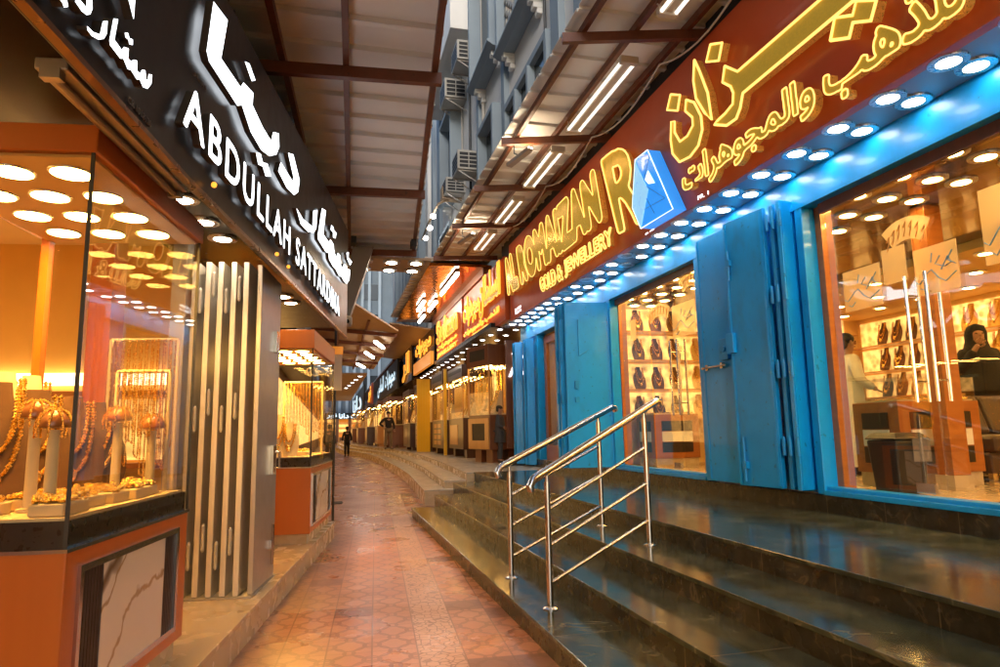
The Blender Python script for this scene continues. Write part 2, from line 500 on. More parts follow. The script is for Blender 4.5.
class MB:
    def __init__(s):
        s.v = []
        s.f = []
        s.mi = []
        s.cur = 0

    def add(s, vs, fs):
        o = len(s.v)
        s.v += [tuple(p) for p in vs]
        for f in fs:
            s.f.append(tuple(i + o for i in f))
            s.mi.append(s.cur)
        return s

    def box(s, x0, x1, y0, y1, z0, z1):
        v = [(x0, y0, z0), (x1, y0, z0), (x1, y1, z0), (x0, y1, z0), (x0, y0, z1), (x1, y0, z1), (x1, y1, z1), (x0, y1, z1)]
        return s.add(v, [(0, 3, 2, 1), (4, 5, 6, 7), (0, 1, 5, 4), (1, 2, 6, 5), (2, 3, 7, 6), (3, 0, 4, 7)])

    def bar(s, a, b, w, h=None, up=(0, 0, 1)):
        a = Vector(a); b = Vector(b); h = h or w
        d = (b - a).normalized()
        u = Vector(up)
        if abs(d.dot(u)) > .98:
            u = Vector((0, 1, 0))
        sx = d.cross(u).normalized() * w / 2
        sy = sx.normalized().cross(d).normalized() * h / 2
        v = []
        for p in (a, b):
            v += [p - sx - sy, p + sx - sy, p + sx + sy, p - sx + sy]
        return s.add(v, [(3, 2, 1, 0), (4, 5, 6, 7), (0, 1, 5, 4), (1, 2, 6, 5), (2, 3, 7, 6), (3, 0, 4, 7)])

    def tube(s, pts, r, n=8, caps=True):
        pts = [Vector(p) for p in pts]
        rs = r if isinstance(r, (list, tuple)) else [r] * len(pts)
        vs = []
        prev = None
        for i, p in enumerate(pts):
            d = (pts[min(i + 1, len(pts) - 1)] - pts[max(i - 1, 0)])
            if d.length < 1e-9:
                d = Vector((0, 0, 1))
            d.normalize()
            if prev is None:
                a = d.orthogonal().normalized()
            else:
                a = (prev - d * prev.dot(d))
                a = a.normalized() if a.length > 1e-6 else d.orthogonal().normalized()
            prev = a
            b = d.cross(a)
            for k in range(n):
                t = 2 * math.pi * k / n
                vs.append(p + (a * math.cos(t) + b * math.sin(t)) * rs[i])
        fs = []
        for i in range(len(pts) - 1):
            for k in range(n):
                k2 = (k + 1) % n
                fs.append((i * n + k, i * n + k2, (i + 1) * n + k2, (i + 1) * n + k))
        if caps:
            fs.append(tuple(reversed(range(n))))
            fs.append(tuple(range((len(pts) - 1) * n, len(pts) * n)))
        return s.add(vs, fs)

    def lathe(s, prof, c=(0, 0, 0), n=16, sx=1, sy=1):
        vs = []
        for r, z in prof:
            for k in range(n):
                t = 2 * math.pi * k / n
                vs.append((c[0] + r * sx * math.cos(t), c[1] + r * sy * math.sin(t), c[2] + z))
        fs = []
        for i in range(len(prof) - 1):
            for k in range(n):
                k2 = (k + 1) % n
                fs.append((i * n + k, i * n + k2, (i + 1) * n + k2, (i + 1) * n + k))
        fs.append(tuple(reversed(range(n))))
        fs.append(tuple(range((len(prof) - 1) * n, len(prof) * n)))
        return s.add(vs, fs)

    def ell(s, c, r, n=12, m=8):
        vs = []
        for i in range(1, m):
            ph = math.pi * i / m
            for k in range(n):
                t = 2 * math.pi * k / n
                vs.append((c[0] + r[0] * math.sin(ph) * math.cos(t), c[1] + r[1] * math.sin(ph) * math.sin(t), c[2] + r[2] * math.cos(ph)))
        top = len(vs); vs.append((c[0], c[1], c[2] + r[2]))
        bot = len(vs); vs.append((c[0], c[1], c[2] - r[2]))
        fs = []
        for i in range(m - 2):
            for k in range(n):
                k2 = (k + 1) % n
                fs.append((i * n + k, (i + 1) * n + k, (i + 1) * n + k2, i * n + k2))
        for k in range(n):
            k2 = (k + 1) % n
            fs.append((top, k, k2))
            fs.append((bot, (m - 2) * n + k2, (m - 2) * n + k))
        return s.add(vs, fs)

    def prism(s, poly, a0, a1, axis='z'):
        """polygon extruded along an axis; poly holds the two other coordinates in xyz order"""
        def P(q, a):
            return {'z': (q[0], q[1], a), 'x': (a, q[0], q[1]), 'y': (q[0], a, q[1])}[axis]
        n = len(poly)
        v = [P(q, a0) for q in poly] + [P(q, a1) for q in poly]
        f = [tuple(reversed(range(n))), tuple(range(n, 2 * n))]
        for i in range(n):
            j = (i + 1) % n
            f.append((i, j, n + j, n + i))
        return s.add(v, f)

    def beads(s, pts, r, step):
        """a chain: small octahedra strung along a path"""
        pts = [Vector(p) for p in pts]
        acc = 0
        for a, b in zip(pts, pts[1:]):
            d = b - a
            L = d.length
            while acc < L:
                p = a + d * (acc / L)
                rr = r * random.uniform(.75, 1.2)
                s.add([p + Vector(q) * rr for q in ((1, 0, 0), (-1, 0, 0), (0, 1, 0), (0, -1, 0), (0, 0, 1.25), (0, 0, -1.25))],
                      [(0, 2, 4), (2, 1, 4), (1, 3, 4), (3, 0, 4), (2, 0, 5), (1, 2, 5), (3, 1, 5), (0, 3, 5)])
                acc += step
            acc -= L
        return s

    def mesh(s, name, mats, off=(0, 0, 0)):
        me = bpy.data.meshes.new(name)
        me.from_pydata([(x - off[0], y - off[1], z - off[2]) for x, y, z in s.v], [], s.f)
        for m in (mats if isinstance(mats, (list, tuple)) else [mats]):
            me.materials.append(m)
        if any(s.mi):
            me.polygons.foreach_set("material_index", s.mi)
        me.update()
        return me

    def build(s, name, mats, parent=None, base=None, frame='R', label=None, cat=None, group=None, kind=None, bevel=0, smooth=False):
        if parent is not None:
            r = parent
            off = None
            while r is not None:
                if r.name in BASE:
                    off = BASE[r.name]
                    break
                r = r.parent
        else:
            off = base or (0, 0, 0)
        me = s.mesh(name, mats, off)
        o = bpy.data.objects.new(name, me)
        COL.objects.link(o)
        if parent is not None:
            o.parent = parent
        else:
            place(o, off, frame)
            BASE[o.name] = off
        fix_normals(me)
        if smooth:
            for p in me.polygons:
                p.use_smooth = True
            sm = o.modifiers.new("s", 'EDGE_SPLIT') if smooth == 'auto' else None
            if sm:
                sm.split_angle = R(40)
        if bevel:
            b = o.modifiers.new("bevel", 'BEVEL')
            b.width = bevel
            b.segments = 2
            b.limit_method = 'ANGLE'
        tag(o, label, cat, group, kind)
        return o


def fix_normals(me):
    import bmesh
    bm = bmesh.new()
    bm.from_mesh(me)
    bmesh.ops.recalc_face_normals(bm, faces=bm.faces)
    bm.to_mesh(me)
    bm.free()


def tag(o, label=None, cat=None, group=None, kind=None):
    if label: o['label'] = label
    if cat: o['category'] = cat
    if group: o['group'] = group
    if kind: o['kind'] = kind
    return o


def lw(p):
    """left-hand frame (x = -distance from the facade line, y along the facade) to world"""
    c, s_ = math.cos(LA), math.sin(LA)
    return (p[0] * c + p[1] * s_, -p[0] * s_ + p[1] * c, p[2])


def place(o, base, frame):
    if frame == 'L':
        o.location = lw(base)
        o.rotation_euler = (0, 0, -LA)
    else:
        o.location = base


def thing(name, label, cat, base=(0, 0, 0), frame='R', group=None):
    o = bpy.data.objects.new(name, None)
    COL.objects.link(o)
    o.empty_display_size = .1
    place(o, base, frame)
    BASE[o.name] = base
    return tag(o, label, cat, group)


def part(mb, name, mat, parent, **k):
    return mb.build(name, mat, parent, **k)


def copy_tree(o, parent=None):
    c = o.copy()
    COL.objects.link(c)
    if parent is not None:
        c.parent = parent
    for ch in o.children:
        copy_tree(ch, c)
    return c


def dup(root, base, frame='R', rz=0, label=None, scale=None, group=None):
    c = copy_tree(root)
    place(c, base, frame)
    if rz:
        c.rotation_euler = (0, 0, c.rotation_euler[2] + rz)
    if scale:
        c.scale = (scale,) * 3
    if label: c['label'] = label
    if group: c['group'] = group
    return c


ORD = ['first', 'second', 'third', 'fourth', 'fifth', 'sixth', 'seventh', 'eighth', 'ninth', 'tenth', 'eleventh', 'twelfth',
       'thirteenth', 'fourteenth', 'fifteenth', 'sixteenth', 'seventeenth', 'eighteenth', 'nineteenth', 'twentieth', 'twenty first',
       'twenty second', 'twenty third', 'twenty fourth', 'twenty fifth', 'twenty sixth']

# ---------------------------------------------------------------- lettering
AR = {'ا': (0xFE8D, 0xFE8E), 'د': (0xFEA9, 0xFEAA), 'ذ': (0xFEAB, 0xFEAC), 'ر': (0xFEAD, 0xFEAE), 'ز': (0xFEAF, 0xFEB0), 'و': (0xFEED, 0xFEEE),
      'ب': (0xFE8F, 0xFE90, 0xFE91, 0xFE92), 'ت': (0xFE95, 0xFE96, 0xFE97, 0xFE98), 'ج': (0xFE9D, 0xFE9E, 0xFE9F, 0xFEA0),
      'س': (0xFEB1, 0xFEB2, 0xFEB3, 0xFEB4), 'ط': (0xFEC1, 0xFEC2, 0xFEC3, 0xFEC4), 'ل': (0xFEDD, 0xFEDE, 0xFEDF, 0xFEE0),
      'م': (0xFEE1, 0xFEE2, 0xFEE3, 0xFEE4), 'ن': (0xFEE5, 0xFEE6, 0xFEE7, 0xFEE8), 'ه': (0xFEE9, 0xFEEA, 0xFEEB, 0xFEEC),
      'ي': (0xFEF1, 0xFEF2, 0xFEF3, 0xFEF4), 'ف': (0xFED1, 0xFED2, 0xFED3, 0xFED4), 'ع': (0xFEC9, 0xFECA, 0xFECB, 0xFECC)}


def arabic(t):
    out = []
    for i, ch in enumerate(t):
        if ch not in AR:
            out.append(ch)
            continue
        pj = i > 0 and t[i - 1] in AR and len(AR[t[i - 1]]) == 4
        nj = i + 1 < len(t) and t[i + 1] in AR and len(AR[ch]) == 4
        k = (3 if nj else 1) if pj else (2 if nj else 0)
        out.append(chr(AR[ch][k]))
    return ''.join(reversed(out))


def text_raw(body, bold=0., extrude=.05, outline=0., spacing=1., res=3):
    c = bpy.data.curves.new("lettering", 'FONT')
    c.body = body
    c.size = 1
    c.resolution_u = res
    c.space_character = spacing
    if outline:
        c.fill_mode = 'NONE'
        c.bevel_depth = outline
        c.bevel_resolution = 0
        c.offset = bold
    else:
        c.extrude = extrude
        c.offset = bold
    o = bpy.data.objects.new("lettering", c)
    COL.objects.link(o)
    bpy.context.view_layer.update()
    dg = bpy.context.evaluated_depsgraph_get()
    me = bpy.data.meshes.new_from_object(o.evaluated_get(dg))
    v = [tuple(p.co) for p in me.vertices]
    f = [tuple(p.vertices) for p in me.polygons]
    bpy.data.objects.remove(o)
    bpy.data.curves.remove(c)
    bpy.data.meshes.remove(me)
    return v, f


def contours(body, bold=.0, spacing=1., res=72):
    """outline loops of a line of text: glyphs rasterised, merged and thickened, then traced with marching squares"""
    import numpy as np
    v, f = text_raw(body, 0, .05, 0, spacing, 4)
    P = np.array([(p[0], p[1]) for p in v])
    x0, y0 = P.min(0)
    x1, y1 = P.max(0)
    pad = 6 + int(bold * res)
    W = int((x1 - x0) * res) + 2 * pad
    H = int((y1 - y0) * res) + 2 * pad
    g = np.zeros((H, W))
    for q in f:
        if min(v[i][2] for i in q) < .04:
            continue
        for k in range(1, len(q) - 1):
            t = (P[[q[0], q[k], q[k + 1]]] - (x0, y0)) * res + pad
            a = max(0, int(t[:, 0].min())); b = min(W, int(t[:, 0].max()) + 2)
            c = max(0, int(t[:, 1].min())); d = min(H, int(t[:, 1].max()) + 2)
            X, Y = np.meshgrid(np.arange(a, b) + .0, np.arange(c, d) + .0)
            w = [(t[(m + 1) % 3, 0] - t[m, 0]) * (Y - t[m, 1]) - (t[(m + 1) % 3, 1] - t[m, 1]) * (X - t[m, 0]) for m in range(3)]
            ins = ((w[0] >= -1e-6) & (w[1] >= -1e-6) & (w[2] >= -1e-6)) | ((w[0] <= 1e-6) & (w[1] <= 1e-6) & (w[2] <= 1e-6))
            g[c:d, a:b] = np.maximum(g[c:d, a:b], ins)
    n = bold * res
    if n > .3:
        o = g.copy()
        m = int(math.ceil(n))
        for dx in range(-m, m + 1):
            for dy in range(-m, m + 1):
                if dx * dx + dy * dy <= n * n + .3:
                    o = np.maximum(o, np.roll(np.roll(g, dx, 1), dy, 0))
        g = o
    for _ in range(2):
        g = (g + np.roll(g, 1, 0) + np.roll(g, -1, 0) + np.roll(g, 1, 1) + np.roll(g, -1, 1)) / 5
    g[0] = g[-1] = 0
    g[:, 0] = g[:, -1] = 0
    seg = {}
    T = .5
    A = g
    ys, xs = np.nonzero(((A[:-1, :-1] > T).astype(int) + (A[1:, :-1] > T) + (A[:-1, 1:] > T) + (A[1:, 1:] > T)) % 4)
    def lerp(a, b):
        return (T - a) / (b - a)
    for y, x in zip(ys.tolist(), xs.tolist()):
        a, b, c, d = A[y, x], A[y, x + 1], A[y + 1, x + 1], A[y + 1, x]
        k = (a > T) | ((b > T) << 1) | ((c > T) << 2) | ((d > T) << 3)
        e = {0: ('h', x, y), 1: ('v', x + 1, y), 2: ('h', x, y + 1), 3: ('v', x, y)}
        tab = {1: [(3, 0)], 2: [(0, 1)], 3: [(3, 1)], 4: [(1, 2)], 5: [(3, 2), (1, 0)], 6: [(0, 2)], 7: [(3, 2)], 8: [(2, 3)], 9: [(2, 0)], 10: [(0, 3), (2, 1)], 11: [(2, 1)], 12: [(1, 3)], 13: [(1, 0)], 14: [(0, 3)]}
        for p, q in tab[int(k)]:
            seg[e[p]] = e[q]
    def pos(k):
        h, x, y = k
        if h == 'h':
            return (x + lerp(A[y, x], A[y, x + 1]), y)
        return (x, y + lerp(A[y, x], A[y + 1, x]))
    loops = []
    while seg:
        st = next(iter(seg))
        k = st
        L = []
        while k in seg:
            L.append(pos(k))
            k = seg.pop(k)
        if len(L) > 8:
            n_ = len(L)
            L = [tuple((L[i - 1][c] + 2 * L[i][c] + L[(i + 1) % n_][c]) / 4 for c in (0, 1)) for i in range(n_)]
            # drop points on straight runs
            keep = [L[0]]
            for i in range(1, n_):
                a, b, c = keep[-1], L[i], L[(i + 1) % n_]
                cr = abs((b[0] - a[0]) * (c[1] - a[1]) - (b[1] - a[1]) * (c[0] - a[0])) / (math.hypot(c[0] - a[0], c[1] - a[1]) + 1e-9)
                if cr > .10 or math.hypot(b[0] - a[0], b[1] - a[1]) > 7:
                    keep.append(b)
            if len(keep) > 4:
                loops.append(keep)
    return loops


CONT = {}


def lettering(name, body, quad, plane, depth, mats, parent, side='R', bold=.012, outline=None, outmat=None, spacing=1., res=72):
    """raised letters; quad = bottom-left, bottom-right, top-left, top-right as (along, z) as read from the street.
    depth = (start, thickness) outward from the wall plane."""
    key = (body, bold, spacing, res)
    if key not in CONT:
        CONT[key] = contours(body, bold, spacing, res)
    loops = CONT[key]
    xs = [p[0] for L in loops for p in L]; ys = [p[1] for L in loops for p in L]
    x0, x1, y0, y1 = min(xs), max(xs), min(ys), max(ys)
    def P2(p):
        s_ = (p[0] - x0) / (x1 - x0); t = (p[1] - y0) / (y1 - y0)
        return [(quad[0][i] * (1 - s_) + quad[1][i] * s_) * (1 - t) + (quad[2][i] * (1 - s_) + quad[3][i] * s_) * t for i in (0, 1)]
    return raised([[P2(p) for p in L] for L in loops], name, plane, depth, mats, parent, side, outline, outmat)


def raised(loops, name, plane, depth, mats, parent, side, outline=None, outmat=None):
    """flat face (holes kept) plus side walls from closed loops in (along, z); optional lit tube along the edges"""
    from mathutils.geometry import delaunay_2d_cdt
    c = bpy.data.curves.new("lettering", 'CURVE')
    c.dimensions = '2D'
    c.fill_mode = 'FRONT'
    for L in loops:
        sp = c.splines.new('POLY')
        sp.points.add(len(L) - 1)
        for q, p in zip(sp.points, L):
            q.co = (p[0], p[1], 0, 1)
        sp.use_cyclic_u = True
    o = bpy.data.objects.new("lettering", c)
    COL.objects.link(o)
    bpy.context.view_layer.update()
    me = bpy.data.meshes.new_from_object(o.evaluated_get(bpy.context.evaluated_depsgraph_get()))
    fv = [tuple(v.co) for v in me.vertices]
    ff = [tuple(p.vertices) for p in me.polygons]
    bpy.data.objects.remove(o); bpy.data.curves.remove(c); bpy.data.meshes.remove(me)
    sg_ = -1 if side == 'R' else 1
    m = MB()
    m.add([(plane + sg_ * (depth[0] + depth[1]), p[0], p[1]) for p in fv], ff)
    m.cur = 1
    for L in loops:
        n = len(L)
        m.add([(plane + sg_ * depth[0], *p) for p in L] + [(plane + sg_ * (depth[0] + depth[1]), *p) for p in L],
              [(i, (i + 1) % n, n + (i + 1) % n, n + i) for i in range(n)])
    ob = m.build(name, mats, parent)
    if outline:
        m = MB()
        for L in loops:
            m.tube([(plane + sg_ * (depth[0] + depth[1] + .003), *p) for p in L] + [(plane + sg_ * (depth[0] + depth[1] + .003), *L[0])], outline, 5, False)
        m.build("lit_outline", outmat, ob)
    return ob


# ---------------------------------------------------------------- ground and steps (the setting)
g = MB()
g.add([(-80, -30, 0), (80, -30, 0), (80, 140, 0), (-80, 140, 0)], [(0, 1, 2, 3)])
g.build("ground", STREET, kind='structure')

st = MB()
SX = [1.245, 1.67, 2.09, 2.56, 4.1]
SE = [10.72, 11.15, 11.75, 12.2]
for k in range(4):
    z1 = .14 * (k + 1)
    x1 = SX[k + 1] + (.06 if k < 3 else 0)
    st.cur = 1
    st.box(SX[k] + .012, x1, -16, SE[k] - .006, -.05, z1 - .028)
    st.cur = 0
    st.box(SX[k], x1, -16, SE[k], z1 - .028, z1)
st.build("steps", [GREEN, GREENR], kind='structure', bevel=.004)
pl = MB()
pl.box(4.1, 4.6, -16, 14.35, .3, .705)
pl.build("threshold_plinth", GREENR, kind='structure', bevel=.006)

NA = [(1.64, 12.16), (1.78, 14.5), (1.92, 17), (2.0, 20), (2.03, 24), (2.02, 29), (1.92, 34), (1.46, 40), (.88, 44), (.52, 50), (.36, 60), (.3, 78)]
NB_ = [(2.03, 12.3), (2.16, 14.5), (2.34, 17.5), (2.45, 21), (2.5, 26), (2.42, 31), (2.1, 35.5), (1.6, 40.5), (1.2, 43.8), (.9, 50), (.76, 60), (.7, 78)]
NL = [(2.42, 12.2), (2.6, 14.8), (2.77, 18), (2.88, 21), (2.94, 25), (2.85, 31), (2.3, 36), (1.6, 42), (1.3, 50), (1.12, 60), (1.05, 78)]
ps = MB()
far = [(8, 77.9), (8, 12.203)]
for poly, z0, z1 in ((NA, 0, .28), (NB_, .2, .42), (NL, .3, .56)):
    ps.cur = 1
    ps.prism([(x + .012, y + .006) for x, y in poly] + far, -.03 if z1 == .28 else z0, z1 - .03)
    ps.cur = 0
    ps.prism(poly + [(8, poly[-1][1]), (8, poly[0][1])], z1 - .03, z1)
ps.build("pale_steps", [PALE, CREAM], kind='structure', bevel=.004)

# left raised walkway (turned frame)
wk = MB()
wk.cur = 0
wk.box(-8, -1.075, -16, 8.98, .17, .2)
wk.cur = 1
wk.box(-8, -1.09, -16, 8.96, -.02, .17)
wk.build("raised_walkway", [CREAM, CREAM], frame='L', kind='structure', bevel=.004)
# ================================================================ LEFT SIDE
# ---- lamps: a recessed downlight is a thing (rim + lens)
def downlight_proto(name, label, lens, r, base, frame, group):
    t = thing(name, label, 'ceiling light', base, frame, group)
    b = base
    m = MB()
    m.lathe([(r * 1.18, -.012), (r * 1.2, -.004), (r * 1.2, .02), (r * 1.02, .02), (r * 1.0, -.008)], b, 20)
    part(m, 'rim', RIM, t, smooth='auto')
    m = MB()
    m.lathe([(r * .3, -.014), (r * .93, -.011), (r, -.006), (r, .004)], b, 20)
    part(m, 'lens', lens, t)
    return t


def place_lights(proto, pts, frame, labels):
    out = []
    for i, p in enumerate(pts):
        o = proto if i == 0 else dup(proto, p, frame)
        if i == 0:
            place(o, p, frame)
        o['label'] = labels(i, p)
        out.append(o)
    return out


# ---- left shop shell
ls = thing('jewellery_shop', 'dark fronted left jewellery shop with bright orange interior behind its display cases', 'shop', (-2, 4, .2), 'L')
m = MB()
m.box(-5.2, -5.0, -2.5, 9.0, .2, 3.1)          # back wall
m.box(-5.0, -1.9, 8.9, 9.05, .2, 3.1)          # far side wall
m.box(-5.0, -2.6, -2.6, -2.5, .2, 3.1)
part(m, 'wall', CREAMW, ls)
m = MB(); m.box(-5.0, -1.62, -2.5, 8.9, 2.95, 3.05); part(m, 'ceiling', CREAMW, ls)
m = MB(); m.box(-5.0, -1.9, 5.95, 6.1, .2, 2.95); part(m, 'partition', GOLDW, ls)
m = MB(); m.box(-4.9, -2.0, 5.90, 5.945, 1.12, 1.62); part(m, 'lit_shelf_back', SHELFL, ls)
m = MB(); m.box(-4.9, -1.95, 5.72, 5.945, 1.64, 1.68); m.box(-4.9, -1.95, 5.72, 5.945, 1.06, 1.10); part(m, 'wall_shelf', OWOOD, ls)
m = MB(); m.box(-4.9, -1.95, 5.88, 5.944, 1.74, 1.84); part(m, 'light_strip', pm('warm_strip_light', (1, .8, .5), .4, 0, 0, 3, emit=3.0, ecol=(1, .72, .36)), ls)
m = MB(); m.box(-2.12, -1.98, 4.5, 4.7, .21, 2.94); part(m, 'column', ORANGE, ls, bevel=.004)
m = MB(); m.box(-4.98, -4.9, -1, 5.9, 1.25, 1.33); m.box(-4.98, -4.9, -1, 5.9, 2.2, 2.3); part(m, 'wall_shelf', OWOOD, ls)
m = MB(); m.box(-4.985, -4.95, -1, 5.9, 1.36, 2.18); part(m, 'lit_shelf_back', SHELFL, ls)
m = MB(); m.box(-1.6, -1.36, -16, 9.1, 2.77, 4.69); m.box(-1.6, -1.45, -16, -2.6, .2, 2.77); part(m, 'fascia_backing', BLACK, ls)
m = MB(); m.box(-1.9, -1.02, -4, 9.1, 2.72, 2.76); part(m, 'soffit', BLACKG, ls)
m = MB(); m.box(-5, -1.6, -16, 9.1, 4.7, 14); part(m, 'upper_wall', WALLB, ls)

pr = downlight_proto('downlight', 'x', LENS_Y, .085, (-3, 0, 2.94), 'L', 'ceiling lights inside the left shop')
pts = [(-x, y, 2.945) for y in (.5, 1.5, 2.5, 3.5, 4.4) for x in (2.5, 3.2, 3.9, 4.6)]
place_lights(pr, pts, 'L', lambda i, p: 'round ceiling light inside left shop, row %s from the street, %s one along' % (ORD[i % 4], ORD[i // 4]))
pr = downlight_proto('downlight', 'x', LENS_M, .085, (-1.21, 3.47, 2.505), 'L', 'downlights under the black sign soffit')
pts = [(-1.42, 4.05, 2.719), (-1.43, 4.49, 2.719), (-1.42, 4.88, 2.719), (-1.40, 6.98, 2.719), (-1.39, 7.31, 2.719)]
place_lights(pr, pts, 'L', lambda i, p: ['white downlight in black soffit touching the near orange case, nearest of three', 'middle white downlight of three in black soffit beside near case', 'white downlight in black soffit right above the folded gate',
    'white downlight in black soffit just past the folded gate', 'white downlight in black soffit nearest the far orange case'][i])
# ---- black sign
sg = thing('shop_sign', 'long black glossy sign with white glowing ABDULLAH SATTARDINA and Arabic letters', 'sign', (-1.15, 6, 2.4), 'L')
m = MB()
m.prism([(-1.5, 2.42), (2.9, 2.40), (9.25, 2.60), (9.25, 4.12), (6.2, 3.87), (3.3, 3.56), (-1.5, 3.2)], -1.04, -1.0, 'x')
part(m, 'panel', pm('sign_black_panel', (.010, .009, .010), .36, 0, .2, 3, 0, spec=.22, rvar=.06), sg, bevel=.006)
m = MB()
m.prism([(-1.5, 2.41), (2.9, 2.39), (9.25, 2.59), (9.25, 2.612), (2.9, 2.412), (-1.5, 2.43)], -1.02, -.988, 'x')
part(m, 'edge_reflection', pm('bronze_reflection', (.16, .07, .02), .3, .8, .3, 6), sg)  # bronze strip stands in for orange reflections along the panel's lower edge
LT = (.02, .035)
lettering('latin_lettering', 'ABDULLAH', ((2.665, 2.547), (4.886, 2.597), (2.665, 2.751), (4.886, 2.811)), -1.0, LT, [WHITEL, WHITES], sg, 'L', .018, spacing=1.2)
lettering('latin_lettering', 'SATTARDINA', ((5.122, 2.603), (7.90, 2.666), (5.122, 2.818), (7.90, 2.892)), -1.0, LT, [WHITEL, WHITES], sg, 'L', .018, spacing=1.2)
LA1 = [
    [(2.96, 3.288), (3.181, 3.339), (3.105, 3.091), (3.451, 3.132), (3.504, 3.187), (3.713, 3.238), (3.703, 3.16), (3.961, 3.147), (4.189, 3.164), (4.239, 3.248), (4.398, 3.312), (4.428, 3.23), (4.346, 3.141), (4.154, 3.048), (3.943, 2.996), (3.692, 2.993), (3.492, 3.052), (3.409, 3.006), (2.938, 2.977), (2.899, 3.005)],
    [(3.517, 3.317), (3.608, 3.357), (3.748, 3.335), (3.671, 3.288)],
    [(3.82, 2.927), (3.925, 2.965), (3.99, 2.936), (4.105, 2.978), (4.22, 2.939), (4.077, 2.883), (3.993, 2.912), (3.884, 2.881)],
    [(4.728, 3.317), (4.914, 3.385), (5.192, 3.293), (5.143, 3.176), (4.991, 3.096), (4.71, 3.049), (4.423, 3.057), (4.489, 3.148), (4.92, 3.175), (4.949, 3.222)]]
LA2 = [
    [(5.094, 3.029), (5.372, 3.034), (5.863, 3.12), (5.892, 3.278), (6.113, 3.358), (6.064, 3.165), (5.919, 3.082), (5.639, 3.007), (5.299, 2.965)],
    [(6.396, 3.473), (6.649, 3.535), (6.511, 3.249), (6.898, 3.279), (7.03, 3.346), (7.264, 3.364), (7.367, 3.291), (7.576, 3.295), (7.651, 3.368), (7.908, 3.405), (7.977, 3.301), (8.238, 3.333), (8.288, 3.402), (8.59, 3.444), (8.505, 3.293), (8.699, 3.435), (9.03, 3.504), (8.935, 3.344), (8.62, 3.22), (8.315, 3.191), (8.066, 3.189), (7.854, 3.14), (7.515, 3.143), (7.282, 3.116), (6.962, 3.113), (6.913, 3.167), (6.718, 3.124), (6.203, 3.104), (6.176, 3.139)],
    [(7.079, 3.52), (7.225, 3.546), (7.304, 3.53), (7.508, 3.561), (7.438, 3.477), (7.24, 3.435), (7.233, 3.487), (7.043, 3.459)],
    [(8.568, 3.617), (8.821, 3.698), (8.786, 3.615), (9.25, 3.674), (9.022, 3.565), (8.683, 3.564)]]
LA3 = [
    [(1.906, 2.481), (1.942, 2.485), (1.982, 2.503), (1.994, 2.553), (2.021, 2.573), (2.022, 2.531), (2.006, 2.504), (1.975, 2.482), (1.935, 2.469), (1.91, 2.471)],
    [(2.058, 2.605), (2.087, 2.622), (2.072, 2.542), (2.126, 2.54), (2.14, 2.559), (2.173, 2.573), (2.172, 2.538), (2.195, 2.541), (2.216, 2.559), (2.239, 2.569), (2.244, 2.536), (2.268, 2.539), (2.284, 2.562), (2.308, 2.573), (2.319, 2.545), (2.334, 2.551), (2.338, 2.576), (2.366, 2.589), (2.364, 2.553), (2.335, 2.519), (2.298, 2.506), (2.271, 2.519), (2.248, 2.506), (2.199, 2.513), (2.177, 2.503), (2.14, 2.519), (2.12, 2.507), (2.048, 2.509), (2.042, 2.521)],
    [(2.139, 2.608), (2.16, 2.621), (2.173, 2.611), (2.198, 2.621), (2.2, 2.603), (2.176, 2.591), (2.168, 2.602), (2.146, 2.597)],
    [(1.834, 2.509), (1.843, 2.529), (1.895, 2.532), (1.893, 2.564), (1.921, 2.583), (1.928, 2.55), (1.918, 2.526), (1.898, 2.511), (1.872, 2.505)],
    [(1.752, 2.463), (1.767, 2.474), (1.771, 2.47), (1.793, 2.485), (1.802, 2.471), (1.783, 2.456), (1.772, 2.464)],
    [(2.137, 2.745), (2.196, 2.787), (2.195, 2.692)]]
raised(LA1, 'arabic_lettering', -1.0, LT, [WHITEL, WHITES], sg, 'L')
raised(LA2, 'arabic_lettering', -1.0, LT, [WHITEL, WHITES], sg, 'L')
raised(LA3[:3], 'arabic_lettering', -1.0, (.015, .03), [WHITEL, WHITES], sg, 'L')
raised(LA3[3:5], 'arabic_lettering', -1.0, (.015, .03), [WHITEL, WHITES], sg, 'L')
raised(LA3[5:], 'arabic_lettering', -1.0, (.015, .03), [WHITEL, WHITES], sg, 'L')
lettering('registration_number', 'CR 1018120', ((2.28, 2.44), (2.48, 2.44), (2.28, 2.465), (2.48, 2.465)), -1.0, (.004, .004), [WHITES, WHITES], sg, 'L', .01)
lettering('registration_number', arabic('تجارة'.replace('ة', 'ه')), ((2.84, 2.88), (3.07, 2.89), (2.84, 2.915), (3.07, 2.925)), -1.0, (.004, .004), [WHITES, WHITES], sg, 'L', .01)
# small amber lamps along the sign's lower edge
for i, y in enumerate((3.15, 4.55, 4.95)):
    m = MB(); m.ell((-.965, y, 2.47 + (y - 3) * .03), (.014, .014, .014), 8, 6)
    m.build('indicator_lamp', NEONO, base=(-.97, y, 2.47), frame='L', cat='lamp', group='tiny amber lamps on the black sign',
            label='tiny amber lamp on lower edge of black sign, ' + ['under the letter B', 'under the first letter L', 'farthest of the three'][i])
# ---- tube fixture under the sign
t = thing('tube_light', 'unlit steel batten light under the black sign beside near orange case', 'tube light', (-1.15, 2.65, 2.45), 'L')
m = MB(); m.box(-1.20, -1.10, 2.1, 3.2, 2.45, 2.49); part(m, 'housing', ALUD, t, bevel=.006)
m = MB(); m.tube([(-1.15, 2.13, 2.435), (-1.15, 3.17, 2.435)], .013, 10); part(m, 'tube', PLASTIC, t)
for ya in (2.095, 3.17):
    m = MB(); m.box(-1.18, -1.12, ya, ya + .035, 2.42, 2.455); part(m, 'end_cap', ALUD, t)


